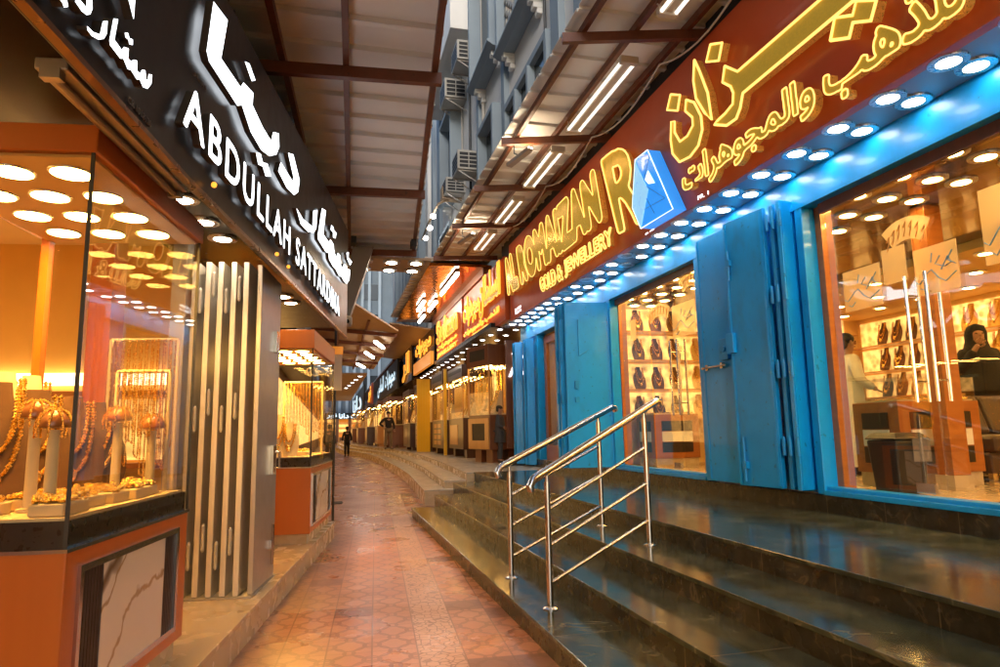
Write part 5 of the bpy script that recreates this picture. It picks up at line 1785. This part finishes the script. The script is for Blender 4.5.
neon_sign('brown sign with dense amber Arabic letters next to the red sign', 13.45, 17.9, 3.62, 5.0, [(arabic('مجوهرات'), .05, .5, 4.05, 4.85, NEONO, .03), (arabic('السلطان'), .5, .97, 4.0, 4.95, NEONO, .035), (arabic('للذهب والمجوهرات'), .06, .94, 3.80, 3.97, NEONO, .02), ('JEWELLERY', .3, .7, 3.66, 3.74, NEONO, .02)], 3.55, REDP)
neon_sign('brown sign with amber Sultan lettering in Latin script', 18.1, 22.6, 3.66, 5.0, [('Sultan', .08, .92, 4.2, 4.95, NEONO, .04), (arabic('مجوهرات'), .1, .9, 3.94, 4.14, NEONO, .02), ('JEWELLERY', .1, .9, 3.72, 3.87, NEONO, .02)], 3.52, REDP)
neon_sign('dark sign with amber Arabic letters and broad glowing band', 22.8, 28.0, 3.6, 5.0, [(arabic('مجوهرات'), .1, .92, 4.2, 4.95, NEONO, .04)], 3.45, BLACKG, (3.65, 4.1))
neon_sign('narrow dark sign with tall amber Arabic letters', 28.2, 31.6, 3.5, 5.0, [(arabic('الر'), .1, .9, 3.6, 4.8, NEONO, .05)], 3.3, BLACKG)


neon_sign('dark sign with pale blue white glowing Arabic words beyond amber signs', 32.2, 45.5, 3.4, 4.85, [(arabic('الماس'), .04, .42, 3.55, 4.7, LBOX, .03), (arabic('مجوهرات'), .5, .96, 3.6, 4.7, LBOX, .03)], 3.08, BLACK, lit=LBOX)
neon_sign('far dark sign with white Arabic letters near the street end', 50, 74, 2.9, 4.9, [(arabic('دانا'), .08, .9, 3.2, 4.7, LBOX, .03)], 2.35, BLACK, lit=LBOX)
neon_sign('small amber lettered sign between two white lettered dark signs', 46, 49.6, 3.3, 4.7, [(arabic('نور'), .1, .9, 3.5, 4.5, NEONO, .03)], 2.7, REDP)
m = MB(); m.box(3.0, 5.3, 34, 78, 4.9, 5.0); m.box(3.9, 5.3, 45, 78, .56, 4.9); part(m, 'far_wall', BWOOD, fs)
m = MB(); m.box(3.86, 3.89, 45.2, 77, 1.2, 2.9); part(m, 'lit_back', SHELFL, fs)
m = MB(); m.box(2.4, 3.9, 46, 78, 2.8, 2.88); part(m, 'soffit', BLACKG, fs)

# glass kiosks standing along the landing
def kiosk(label, x0, x1, y0, y1, zf, top, basem, framem, topm, panel='frame', nb=8, seed=1, zb=.88, zgl=1.7, zgt=2.85):
    t = thing('display_kiosk', label, 'display kiosk', ((x0 + x1) / 2, (y0 + y1) / 2, zf))
    m = MB(); m.box(x0, x1, y0, y1, zb, zgl - .02); b = part(m, 'base', basem, t, bevel=.008)
    m = MB(); m.box(x0 + .12, x0 + .4, y0 + .1, y0 + .4, zf, zb); m.box(x0 + .12, x0 + .4, y1 - .4, y1 - .1, zf, zb); m.box(x1 - .5, x1 - .1, y0 + .1, y1 - .1, zf, zb); part(m, 'leg', basem, t)
    m = MB()
    if panel == 'frame':
        a0, a1, z0, z1 = y0 + .02, y1 - .02, zb + .02, zgl - .1
        for q in ((a0, a1, z0, z0 + .2), (a0, a1, z1 - .12, z1), (a0, a0 + .18, z0 + .2, z1 - .12), (a1 - .18, a1, z0 + .2, z1 - .12)):
            m.box(x0 - .03, x0 + .005, *q)
        part(m, 'panel_frame', framem, b)
        m = MB(); m.box(x0 - .012, x0 + .004, a0 + .18, a1 - .18, z0 + .2, z1 - .12); part(m, 'dark_niche', BLACK, b)
    elif panel == 'squares':
        for i in range(4):
            for j in range(2):
                ya = y0 + (y1 - y0) * (.2 + .34 * j); za = zb + .12 + i * (zgl - zb - .2) / 4
                m.box(x0 - .012, x0 + .005, ya, ya + (y1 - y0) * .26, za, za + (zgl - zb - .2) / 4 - .05)
        part(m, 'panel', framem, b)
    else:
        m.box(x0 - .012, x0 + .005, y0 + (y1 - y0) * .35, y1 - (y1 - y0) * .1, zb + .12, zgl - .2)
        part(m, 'panel', framem, b)
    for nm, q in (('front', (x0, x0 + .01, y0 + .01, y1 - .01)), ('side', (x0 + .011, x1 - .02, y0, y0 + .01)), ('side', (x0 + .011, x1 - .02, y1 - .01, y1))):
        m = MB(); m.box(*q, zgl - .018, zgt); part(m, 'glass_pane', GLASS, t)
    for x, y in ((x0, y0), (x0, y1), (x1 - .03, y0), (x1 - .03, y1)):
        m = MB(); m.box(x - .012, x + .022, y - .012, y + .022, zgl - .018, zgt); part(m, 'corner_post', framem, t)
    m = MB(); m.box(x0 - .03, x1, y0 - .03, y1 + .03, zgt, top); c = part(m, 'canopy', topm, t, bevel=.008)
    m = MB(); m.box(x0 - .04, x0 - .02, y0 + .15, y1 - .15, zgt + .14, top - .1); part(m, 'vent', BLACK, c)
    m = MB()
    for i in range(5):
        for j in range(3):
            m.lathe([(.03, -.014), (.03, -.004)], (x0 + .14 + j * (x1 - x0 - .3) / 2.5, y0 + .14 + i * (y1 - y0 - .28) / 4, zgt), 10)
    part(m, 'lamp', LENS_Y, c)
    m = MB(); m.box(x1 - .04, x1 - .02, y0, y1, zgl, zgt); part(m, 'back_panel', GOLDW, t)
    m = MB(); m.box(x0 + .03, x1 - .05, y0 + .03, y1 - .03, zgl - .018, zgl + .02); part(m, 'deck', BUSTC, t)
    # stepped jewellery: chains hung from a rail, busts on the deck
    rnd = random.Random(seed)
    for k in range(nb):
        m = MB()
        x = x0 + .1 + rnd.random() * (x1 - x0 - .35)
        y = y0 + .1 + (y1 - y0 - .2) * (k + .5) / nb
        L = rnd.uniform(.35, .95)
        m.beads([(x, y - .03, zgt - .05), (x, y - .03, zgt - L), (x, y + .03, zgt - L), (x, y + .03, zgt - .05)], .014, .028)
        part(m, 'gold_chain', GOLD, t)
    for k in range(4):
        m = MB()
        y = y0 + .15 + (y1 - y0 - .3) * (k + .5) / 4
        x = x0 + .22
        h = rnd.uniform(.3, .6)
        m.prism([(x, zgl + .02), (x + .22, zgl + .02), (x + .22, zgl + h), (x + .16, zgl + h)], y - .1, y + .1, 'y')
        o = part(m, 'stand', BUSTC, t)
        m = MB()
        for q in (.05, .0):
            m.beads([(x + .16 - .01 - (.13 * s_), y - .08 + q, zgl + h - (h - .05) * s_) for s_ in (0, .35, .7, .85)] + [(x + .16 - .01 - (.13 * s_), y + .08 - q, zgl + h - (h - .05) * s_) for s_ in (.85, .7, .35, 0)], .013, .022)
        part(m, 'necklace', GOLD, o)
    return t


k1 = kiosk('large brown glass kiosk with orange framed niche, beside the child', 3.45, 4.5, 15.45, 16.5, .56, 3.35, BWOOD, HWOOD, BWOOD, 'frame', 9, 1, .86)
k1.rotation_euler = (0, 0, R(16))
kiosk('dark glass kiosk with beige base panel, second along the landing', 3.62, 4.5, 18.6, 20.9, .56, 3.2, DWOOD, HWOOD, DWOOD, 'panel', 9, 2, .80)
kiosk('dark glass kiosk with rows of yellow squares on its base', 3.55, 4.4, 21.6, 24.0, .56, 3.3, DWOOD, HWOOD, DWOOD, 'squares', 8, 3, .76)
kiosk('low dark glass kiosk behind the standing man', 3.2, 4.2, 28.0, 30.5, .56, 3.1, DWOOD, BWOOD, DWOOD, 'panel', 6, 4, .70)
kiosk('brown glass kiosk beyond the standing man at the bend', 2.75, 3.8, 33.6, 36.2, .56, 3.1, BWOOD, HWOOD, BWOOD, 'panel', 6, 5, .70)
kiosk('black glass kiosk close behind the yellow shutter', 3.35, 4.3, 25.6, 27.4, .56, 3.2, DWOOD, HWOOD, DWOOD, 'squares', 6, 6, .70)
kiosk('honey coloured glass kiosk below the pale blue lettered sign, nearer one', 2.55, 3.6, 38.0, 40.2, .56, 3.1, HWOOD, BWOOD, BWOOD, 'panel', 5, 7, .70)
kiosk('dark glass kiosk below the pale blue lettered sign, farther one', 2.2, 3.3, 42.2, 44.6, .56, 3.1, DWOOD, HWOOD, DWOOD, 'panel', 5, 8, .70)
kiosk('brown glass kiosk near the street end below white lettered sign, nearer one', 1.9, 3.0, 48.5, 51, .56, 3.0, BWOOD, HWOOD, BWOOD, 'panel', 4, 9, .70)
kiosk('brown glass kiosk near the street end below white lettered sign, farther one', 1.75, 2.9, 56, 59, .56, 3.0, BWOOD, HWOOD, DWOOD, 'panel', 4, 10, .70)
# side sign wall of the kiosk shop, facing the camera
sw = thing('shop_sign', 'brown side board with white glowing AN letters and Arabic swoosh beside blue shutters', 'sign', (4.4, 15.1, 2.2))
m = MB(); m.box(3.95, 5.2, 15.0, 15.08, .9, 3.4); part(m, 'panel', BWOOD, sw)
v, f = text_raw('NA'[::-1], .03, .05)
mm = MB(); mm.add([(4.02 + p[0] * .30, 14.96 - p[2] * .4, 2.55 + p[1] * .3) for p in v], f); part(mm, 'lettering', WHITEL, sw)
mm = MB(); mm.tube([(4.12, 14.97, 3.1), (4.16, 14.97, 3.0), (4.3, 14.97, 2.98), (4.42, 14.97, 3.05), (4.45, 14.97, 3.2)], .035, 8); part(mm, 'swoosh', WHITEL, sw)
# yellow shutters
m = MB()
m.bar((3.12, 25.0, 1.93), (3.62, 25.1, 1.93), .06, 2.7)
ys = m.build('shutter', YELLOW, base=(3.3, 25, .58), label='bright yellow shutter panel standing open between dark kiosks', cat='shutter', bevel=.01)
m = MB()
for i in range(5):
    m.bar((3.14 + .1 * i, 24.962 + .02 * i, .64), (3.14 + .1 * i, 24.962 + .02 * i, 3.24), .012)
part(m, 'rib', YELLOW, ys)
m = MB(); m.bar((3.55, 21.2, .57), (3.55, 21.2, 3.3), .09); m.build('post', YELLOW, base=(3.55, 21.2, .57), label='thin yellow post between the two dark kiosks', cat='post')
# strip lamps under the far signs
pr = downlight_proto('downlight', 'x', LENS_W, .075, (3.8, 14.6, 3.59), 'R', 'downlights under the far shop signs')
pts = [(x, 14.6 + k * .9, 3.597) for k in range(16) for x in (3.72, 4.1)]
place_lights(pr, pts, 'R', lambda i, p: 'white downlight under far shop signs, %s pair beyond the blue shop, %s row' % (ORD[i // 2], 'street side' if i % 2 == 0 else 'shop side'))
# far cross-street shops
cs = thing('shop_row', 'warm lit shop fronts closing the far end of the street', 'shop', (0, 51.5, 0))
for x in (-8, -5.2, -2.6, -.5, .75, 2.1, 3.6):
    m = MB(); m.box(x - .16, x + .16, 52, 52.6, 0, 3.4); part(m, 'pillar', BWOOD, cs)
m = MB(); m.box(-9, 4.5, 53.2, 53.35, 0, 3.4); part(m, 'lit_interior', pm('far_shop_inside', (.35, .2, .08), .6, 0, .8, 1.2, emit=.22, ecol=(1, .45, .12)), cs)
m = MB(); m.box(-9, 4.5, 51.9, 53.2, 2.95, 3.6); part(m, 'fascia', BLACK, cs)
for i, (x0, x1, s_) in enumerate(((-.4, .7, 'نور'), (.9, 2.0, 'دانا'), (-2.4, -.6, 'ستار'), (2.2, 3.5, 'ماس'))):
    v, f = text_raw(arabic(s_), .04, .05, res=2)
    xs = [p[0] for p in v]; ys_ = [p[1] for p in v]
    mm = MB(); mm.add([(x0 + (x1 - x0) * (p[0] - min(xs)) / (max(xs) - min(xs)), 51.84 - p[2] * .5, 2.5 + .55 * (p[1] - min(ys_)) / (max(ys_) - min(ys_)) + .5) for p in v], f)
    part(mm, 'sign_lettering', LBOX, cs)
for i, (xa, xb) in enumerate(((-5, -2.8), (-2.4, -.7), (-.3, .6), (.95, 1.95), (2.3, 3.4))):
    for k, z in enumerate((.95, 1.5, 2.05, 2.6)):
        m = MB(); m.box(xa, xb, 52.9, 53.19, z - .03, z); m.box(xa, xb, 53.1, 53.19, z + .04, z + .3); part(m, 'lit_shelf', SHELFL if (i + k) % 3 else NEONB, cs)
for i, x in enumerate((-3.6, -1.4, .15, 1.5, 2.9)):
    m = MB(); m.box(x - .5, x + .5, 52.1, 52.8, 0, .9); o = part(m, 'display_counter', [BWOOD, HWOOD, DWOOD][i % 3], cs)
m = MB(); m.prism([(-6, 5.6), (1.3, 5.2), (1.3, 5.26), (-6, 5.66)], 73, 76, 'y'); m.build('awning', TARP, base=(0, 74, 5.2), label='blue tarpaulin awning at the far end of the street', cat='awning')
cs.location.y += 25
fb.location.y += 25
# left far canopy
l2 = thing('awning', 'tan corrugated awning with beams further down on the left', 'awning', (.8, 22, 4.4))
m = MB(); m.add([(-.6, 16.6, 4.55), (.55, 16.8, 4.5), (1.95, 20.2, 4.35), (1.95, 32, 4.3), (-.6, 32, 4.6), (-.6, 16.6, 4.6), (.55, 16.8, 4.55), (1.95, 20.2, 4.40), (1.95, 32, 4.35), (-.6, 32, 4.65)],
      [(4, 3, 2, 1, 0), (5, 6, 7, 8, 9), (0, 1, 6, 5), (1, 2, 7, 6), (2, 3, 8, 7), (3, 4, 9, 8), (4, 0, 5, 9)]); part(m, 'roof_sheet', TAN, l2)
for y in (20.6, 23.2, 26, 29):
    m = MB(); m.bar((-.6, y, 4.48), (1.95, y, 4.28), .08, .12); part(m, 'crossbeam', BEAM, l2)
for x in (.2, 1.0, 1.75):
    m = MB(); m.bar((x, 17.6 + max(0, (x - .55)) * 2.6, 4.45), (x, 32, 4.32), .06, .08); part(m, 'rafter', BEAM, l2)
for i, (x, y) in enumerate(((1.6, 21.5), (1.45, 24.5), (1.3, 28.5))):
    t = thing('tube_light', 'lit tube light under tan left awning, %s from the camera' % ORD[i], 'tube light', (x, y, 4.2))
    m = MB(); m.bar((x - .25, y, 4.2), (x + .1, y + 1.3, 4.16), .09, .05); part(m, 'tube', TUBEL, t)
    m = MB(); m.bar((x - .25, y, 4.245), (x + .1, y + 1.3, 4.205), .12, .03); part(m, 'housing', FIXT, t)
l3 = MB(); l3.box(-.6, 1.7, 33, 60, 4.15, 4.22); l3.build('awning', TAN, base=(.5, 40, 4.1), label='farthest tan awning along the left side of the street', cat='awning')
for i in range(5):
    dup(pr, (1.4 - .12 * i, 34 + i * 2.2, 4.14), label='lamp under the farthest tan awning, %s one along' % ORD[i], scale=1.7, group='lamps under the farthest tan awning')
# far left shops: fronts along a thin strip
fl_ = thing('shop_row', 'shadowed row of shops on the left beyond the far orange case', 'shop', (-1, 25, 0))
m = MB(); m.box(-1.4, -1.2, 9.6, 76, 0, 4.4); part(m, 'wall', BWOOD, fl_)
m = MB(); m.box(-1.19, -1.15, 12, 75, .9, 2.6); part(m, 'lit_window', SHELFL, fl_)
m = MB(); m.box(-1.19, -.55, 11, 75, 2.9, 3.5); part(m, 'fascia', BLACK, fl_)
# hanging banner, box and camera by the case end
m = MB(); m.box(-.02, .16, 10.4, 10.42, 1.95, 2.5); bn_ = m.build('banner', PAPER, base=(.05, 10.4, 1.9), label='white paper banner hanging just beyond the far orange case', cat='banner')
m = MB(); m.box(-.03, .17, 10.38, 10.43, 2.5, 2.62); part(m, 'top_strip', NEONB, bn_)
m = MB(); m.tube([(.07, 10.41, 2.62), (.07, 10.41, 3.1)], .008, 6); part(m, 'hanger', CABLEK, bn_)
m = MB(); m.tube([(.06, 10.6, 0), (.06, 10.6, 3.0)], .018, 10); m.build('post', CABLEK, base=(.1, 10.6, 0), label='thin dark post beyond the far orange case', cat='post')
cc = thing('security_camera', 'small round security camera under the end of the black sign', 'camera', (.22, 10.2, 2.95))
m = MB(); m.lathe([(.06, 0), (.075, .03), (.075, .14), (.02, .17)], (.22, 10.2, 2.9), 14); part(m, 'housing', PLASTIC, cc)
m = MB(); m.ell((.22, 10.13, 2.97), (.035, .035, .035), 10, 8); part(m, 'lens', BLACKG, cc)
# goods in front of the kiosks
m = MB(); m.box(3.75, 4.05, 13.9, 14.15, .562, .74); o = m.build('crate', DARKG, base=(3.9, 14, .56), label='small dark crate on landing at foot of far blue shutter', cat='crate', bevel=.01)
m = MB(); m.bar((3.75, 13.89, .69), (4.05, 13.89, .69), .02, .05); part(m, 'rim', BIN, o)
# floor drain
m = MB(); m.box(.03, .25, 13.2, 13.6, .004, .012); m.build('floor_drain', DARKG, base=(.1, 13.4, .004), label='small dark drain cover in the tiles near far orange case', cat='drain cover')


# ================================================================ PEOPLE
def skin(joints, edges, rad, sub=1):
    me = bpy.data.meshes.new("figure")
    names = list(joints)
    me.from_pydata([joints[n] for n in names], [(names.index(a), names.index(b)) for a, b in edges], [])
    o = bpy.data.objects.new("figure", me)
    COL.objects.link(o)
    md = o.modifiers.new("skin", 'SKIN')
    for n, v in zip(names, me.skin_vertices[0].data):
        r = rad[n]
        v.radius = (r, r) if isinstance(r, (int, float)) else r
        v.use_root = n == names[0]
    s_ = o.modifiers.new("sub", 'SUBSURF'); s_.levels = sub; s_.render_levels = sub
    bpy.context.view_layer.update()
    dg = bpy.context.evaluated_depsgraph_get()
    r = bpy.data.meshes.new_from_object(o.evaluated_get(dg))
    out = MB()
    out.add([tuple(v.co) for v in r.vertices], [tuple(p.vertices) for p in r.polygons])
    bpy.data.objects.remove(o)
    bpy.data.meshes.remove(r)
    bpy.data.meshes.remove(me)
    return out


def figure(label, loc, rz, h, arms, legs=((.0, 0), (.0, 0)), robe=None, top=None, bottom=None, skirt=0, hair=True, hood=False, sub=2, group=None):
    """standing person facing local -Y, modelled 1.75 m tall and scaled; arms = (elbow, hand) offsets for left/right"""
    t = thing('person', label, 'person', (0, 0, 0), 'R', group)
    J = {'pelvis': (0, 0, .95), 'waist': (0, .0, 1.08), 'chest': (0, .01, 1.28), 'neck': (0, .0, 1.47), 'chin': (0, -.02, 1.54), 'head': (0, -.02, 1.63), 'crown': (0, -.01, 1.70)}
    rad = {'pelvis': (.15, .11), 'waist': (.135, .10), 'chest': (.165, .11), 'neck': .052, 'chin': .064, 'head': .088, 'crown': .06}
    E_ = [('pelvis', 'waist'), ('waist', 'chest'), ('chest', 'neck'), ('neck', 'chin'), ('chin', 'head'), ('head', 'crown')]
    for s_, side, (el, ha), (kx, ky) in ((-1, 'l', arms[0], legs[0]), (1, 'r', arms[1], legs[1])):
        J['sh' + side] = (s_ * .17, .01, 1.40); J['el' + side] = el; J['wr' + side] = tuple(el[i] + (ha[i] - el[i]) * .82 for i in range(3)); J['ha' + side] = ha
        J['hip' + side] = (s_ * .085, 0, .90); J['kn' + side] = (s_ * .09 + kx * .5, ky * .5 - .02, .50); J['an' + side] = (s_ * .1 + kx, ky + .02, .085); J['to' + side] = (s_ * .115 + kx, ky - .15, .035)
        rad.update({'sh' + side: .058, 'el' + side: .043, 'wr' + side: .03, 'ha' + side: (.04, .025), 'hip' + side: .085, 'kn' + side: .057, 'an' + side: .04, 'to' + side: .035})
        E_ += [('chest', 'sh' + side), ('sh' + side, 'el' + side), ('el' + side, 'wr' + side), ('wr' + side, 'ha' + side), ('pelvis', 'hip' + side), ('hip' + side, 'kn' + side), ('kn' + side, 'an' + side), ('an' + side, 'to' + side)]
    m = skin(J, E_, rad, sub)
    # face and fingers belong to the one body mesh
    m.ell((0, -.112, 1.622), (.013, .02, .02), 8, 6)
    for s_, side in ((-1, 'l'), (1, 'r')):
        m.ell((s_ * .088, -.015, 1.625), (.012, .02, .03), 8, 6)
        hx, hy, hz = J['ha' + side]
        d = (Vector(J['ha' + side]) - Vector(J['wr' + side])).normalized()
        sd = d.cross(Vector((0, 1, 0.2))).normalized()
        for k, L in enumerate((.06, .075, .07, .052)):
            p = Vector((hx, hy, hz)) + sd * (.024 * (k - 1.5)) + d * .015
            m.tube([p, p + d * L * .5, p + d * L * .85 + Vector((0, -.02, 0))], [.010, .009, .007], 6)
        p = Vector((hx, hy, hz)) - sd * .035 - d * .02
        m.tube([p, p - sd * .02 + d * .03, p - sd * .02 + d * .055], [.011, .010, .008], 6)
    b = part(m, 'body', SKIN, t, smooth=True)
    m = MB()
    for s_ in (-1, 1):
        m.ell((s_ * .034, -.098, 1.640), (.013, .008, .007), 8, 6)
    part(m, 'eye', CLBLK, b)
    m = MB(); m.ell((0, -.098, 1.578), (.026, .008, .008), 8, 6); part(m, 'mouth', BWOOD, b)
    if hair:
        m = MB()
        m.ell((0, .008, 1.672), (.098, .105, .085), 16, 10); m.ell((0, .045, 1.62), (.085, .065, .08), 14, 8)
        part(m, 'hair', HAIR, t, smooth=True)
    UP = ['pelvis', 'waist', 'chest', 'neck'] + ['shl', 'ell', 'wrl', 'shr', 'elr', 'wrr']
    LO = ['pelvis', 'hipl', 'knl', 'anl', 'hipr', 'knr', 'anr']
    def cloth(keys, grow, nm, mat, zneck=None):
        jj = {k: J[k] for k in keys}
        rr = {}
        for k in keys:
            r = rad[k]
            r = r if isinstance(r, tuple) else (r, r)
            rr[k] = (r[0] + grow, r[1] + grow)
        if 'neck' in jj:
            jj['neck'] = (0, 0, 1.45); rr['neck'] = (.07, .06)
        if 'pelvis' in jj and 'chest' in jj:
            jj['pelvis'] = (0, 0, .88); rr['pelvis'] = (.175, .135)
        m_ = skin(jj, [e for e in E_ if e[0] in keys and e[1] in keys], rr, sub)
        return part(m_, nm, mat, t, smooth=True)
    if bottom: cloth(LO, .024, 'trousers', bottom)
    if top: cloth(UP, .018, 'shirt', top)
    if robe:
        cloth(UP, .022, 'robe_top', robe)
        m = MB()
        prof = [(.16, 1.2, .12), (.175, 1.0, .14), (.2, .7, .165), (.225, .4, .19), (.25, .12, .21), (.245, .10, .205)]
        n = 22
        vs = []
        for (rx, z, ry) in prof:
            for k in range(n):
                a = 2 * math.pi * k / n
                f = 1 + .05 * math.sin(a * 7 + z * 2) * (1.2 - z)
                vs.append((rx * f * math.cos(a), ry * f * math.sin(a), z))
        fs_ = [(i * n + k, i * n + (k + 1) % n, (i + 1) * n + (k + 1) % n, (i + 1) * n + k) for i in range(len(prof) - 1) for k in range(n)]
        m.add(vs, fs_)
        part(m, 'robe', robe, t, smooth=True)
    if skirt:
        pass
    if hood:
        m = MB()
        prof = [(.02, 1.765, 0), (.09, 1.735, .0), (.118, 1.65, .02), (.115, 1.56, .03), (.14, 1.48, .03), (.215, 1.40, .02), (.235, 1.2, .01), (.25, .95, .0)]
        n = 24
        vs = []
        for i, (rx, z, oy) in enumerate(prof):
            for k in range(n):
                a = 2 * math.pi * k / n - math.pi / 2
                y = rx * (1.02 if i < 4 else .72) * math.sin(a) + oy
                if 1 < i < 4 and y < -.055:
                    y = -.055 + (y + .055) * .2
                vs.append((rx * math.cos(a), y, z))
        fs_ = [(i * n + k, i * n + (k + 1) % n, (i + 1) * n + (k + 1) % n, (i + 1) * n + k) for i in range(len(prof) - 1) for k in range(n)]
        fs_ = [f for f in fs_ if not (f[0] // n in (2,) and (f[0] % n) in (n - 2, n - 1, 0, 1))]
        m.add(vs, fs_)
        part(m, 'head_scarf', hood, t, smooth=True)
    m = MB()
    for side in 'lr':
        a, to = J['an' + side], J['to' + side]
        m.tube([(a[0], a[1] + .05, .045), (a[0], a[1], .05), (to[0], to[1] + .05, .04), (to[0], to[1] - .03, .03)], [.04, .046, .044, .03], 10)
    part(m, 'shoe', SHOE, t, smooth=True)
    t.location = loc
    t.rotation_euler = (0, 0, R(rz))
    t.scale = (h / 1.75,) * 3
    return t


relaxed = (((-.25, .03, 1.12), (-.26, -.06, .86)), ((.25, .03, 1.12), (.26, -.06, .86)))
hips = (((-.40, .08, 1.17), (-.19, -.06, 1.00)), ((.27, .03, 1.12), (.27, -.04, .86)))
figure('man in black shirt and khaki trousers standing hand on hip on the far landing', (2.62, 31.6, .56), 10, 1.74, hips, ((-.05, 0), (.06, 0)), None, CLBLK, CLKHA)
figure('dark clothed man walking far down the tiled street', (.95, 40, 0), 185, 1.72, relaxed, ((0, -.12), (0, .12)), None, CLBLK, CLBLK)
ch = figure('child in dark grey coat beside the large brown kiosk', (3.88, 15.42, .56), 62, 1.34, (((-.25, -.02, 1.13), (-.2, -.22, 1.06)), ((.25, .03, 1.12), (.25, -.06, .88))), ((0, -.05), (0, .08)), None, CLGREY, CLGREY)
m = MB(); m.lathe([(.165, 1.40), (.2, 1.2), (.215, .95), (.25, .62), (.24, .61)], (0, 0, 0), 20, 1, .78)
cm = m.build('coat', CLGREY, ch, smooth=True)
figure('man in long white robe behind the bin inside the right shop', (6.05, 6.75, .713), 75, 1.68, (((-.26, .0, 1.13), (-.24, -.2, 1.02)), ((.26, .03, 1.12), (.27, -.05, .86))), ((0, 0), (0, 0)), CLWHT, None, None)
figure('woman in black abaya and head scarf behind the brown sofa, hand at mouth', (7.4, 6.2, .713), -30, 1.72, (((-.26, -.04, 1.15), (-.06, -.2, 1.50)), ((.25, .03, 1.12), (.2, -.18, 1.0))), ((0, 0), (0, 0)), CLBLK, None, None, 0, False, CLBLK)
figure('man in white robe seen low in the narrow left doorway', (4.85, 13.0, .713), 30, 1.55, relaxed, ((0, 0), (0, 0)), CLWHT, None, None)
figure('dark figure at far left edge behind the hanging banner', (-.02, 30, 0), 160, 1.72, relaxed, ((0, -.1), (0, .1)), None, CLGREY, CLBLK)
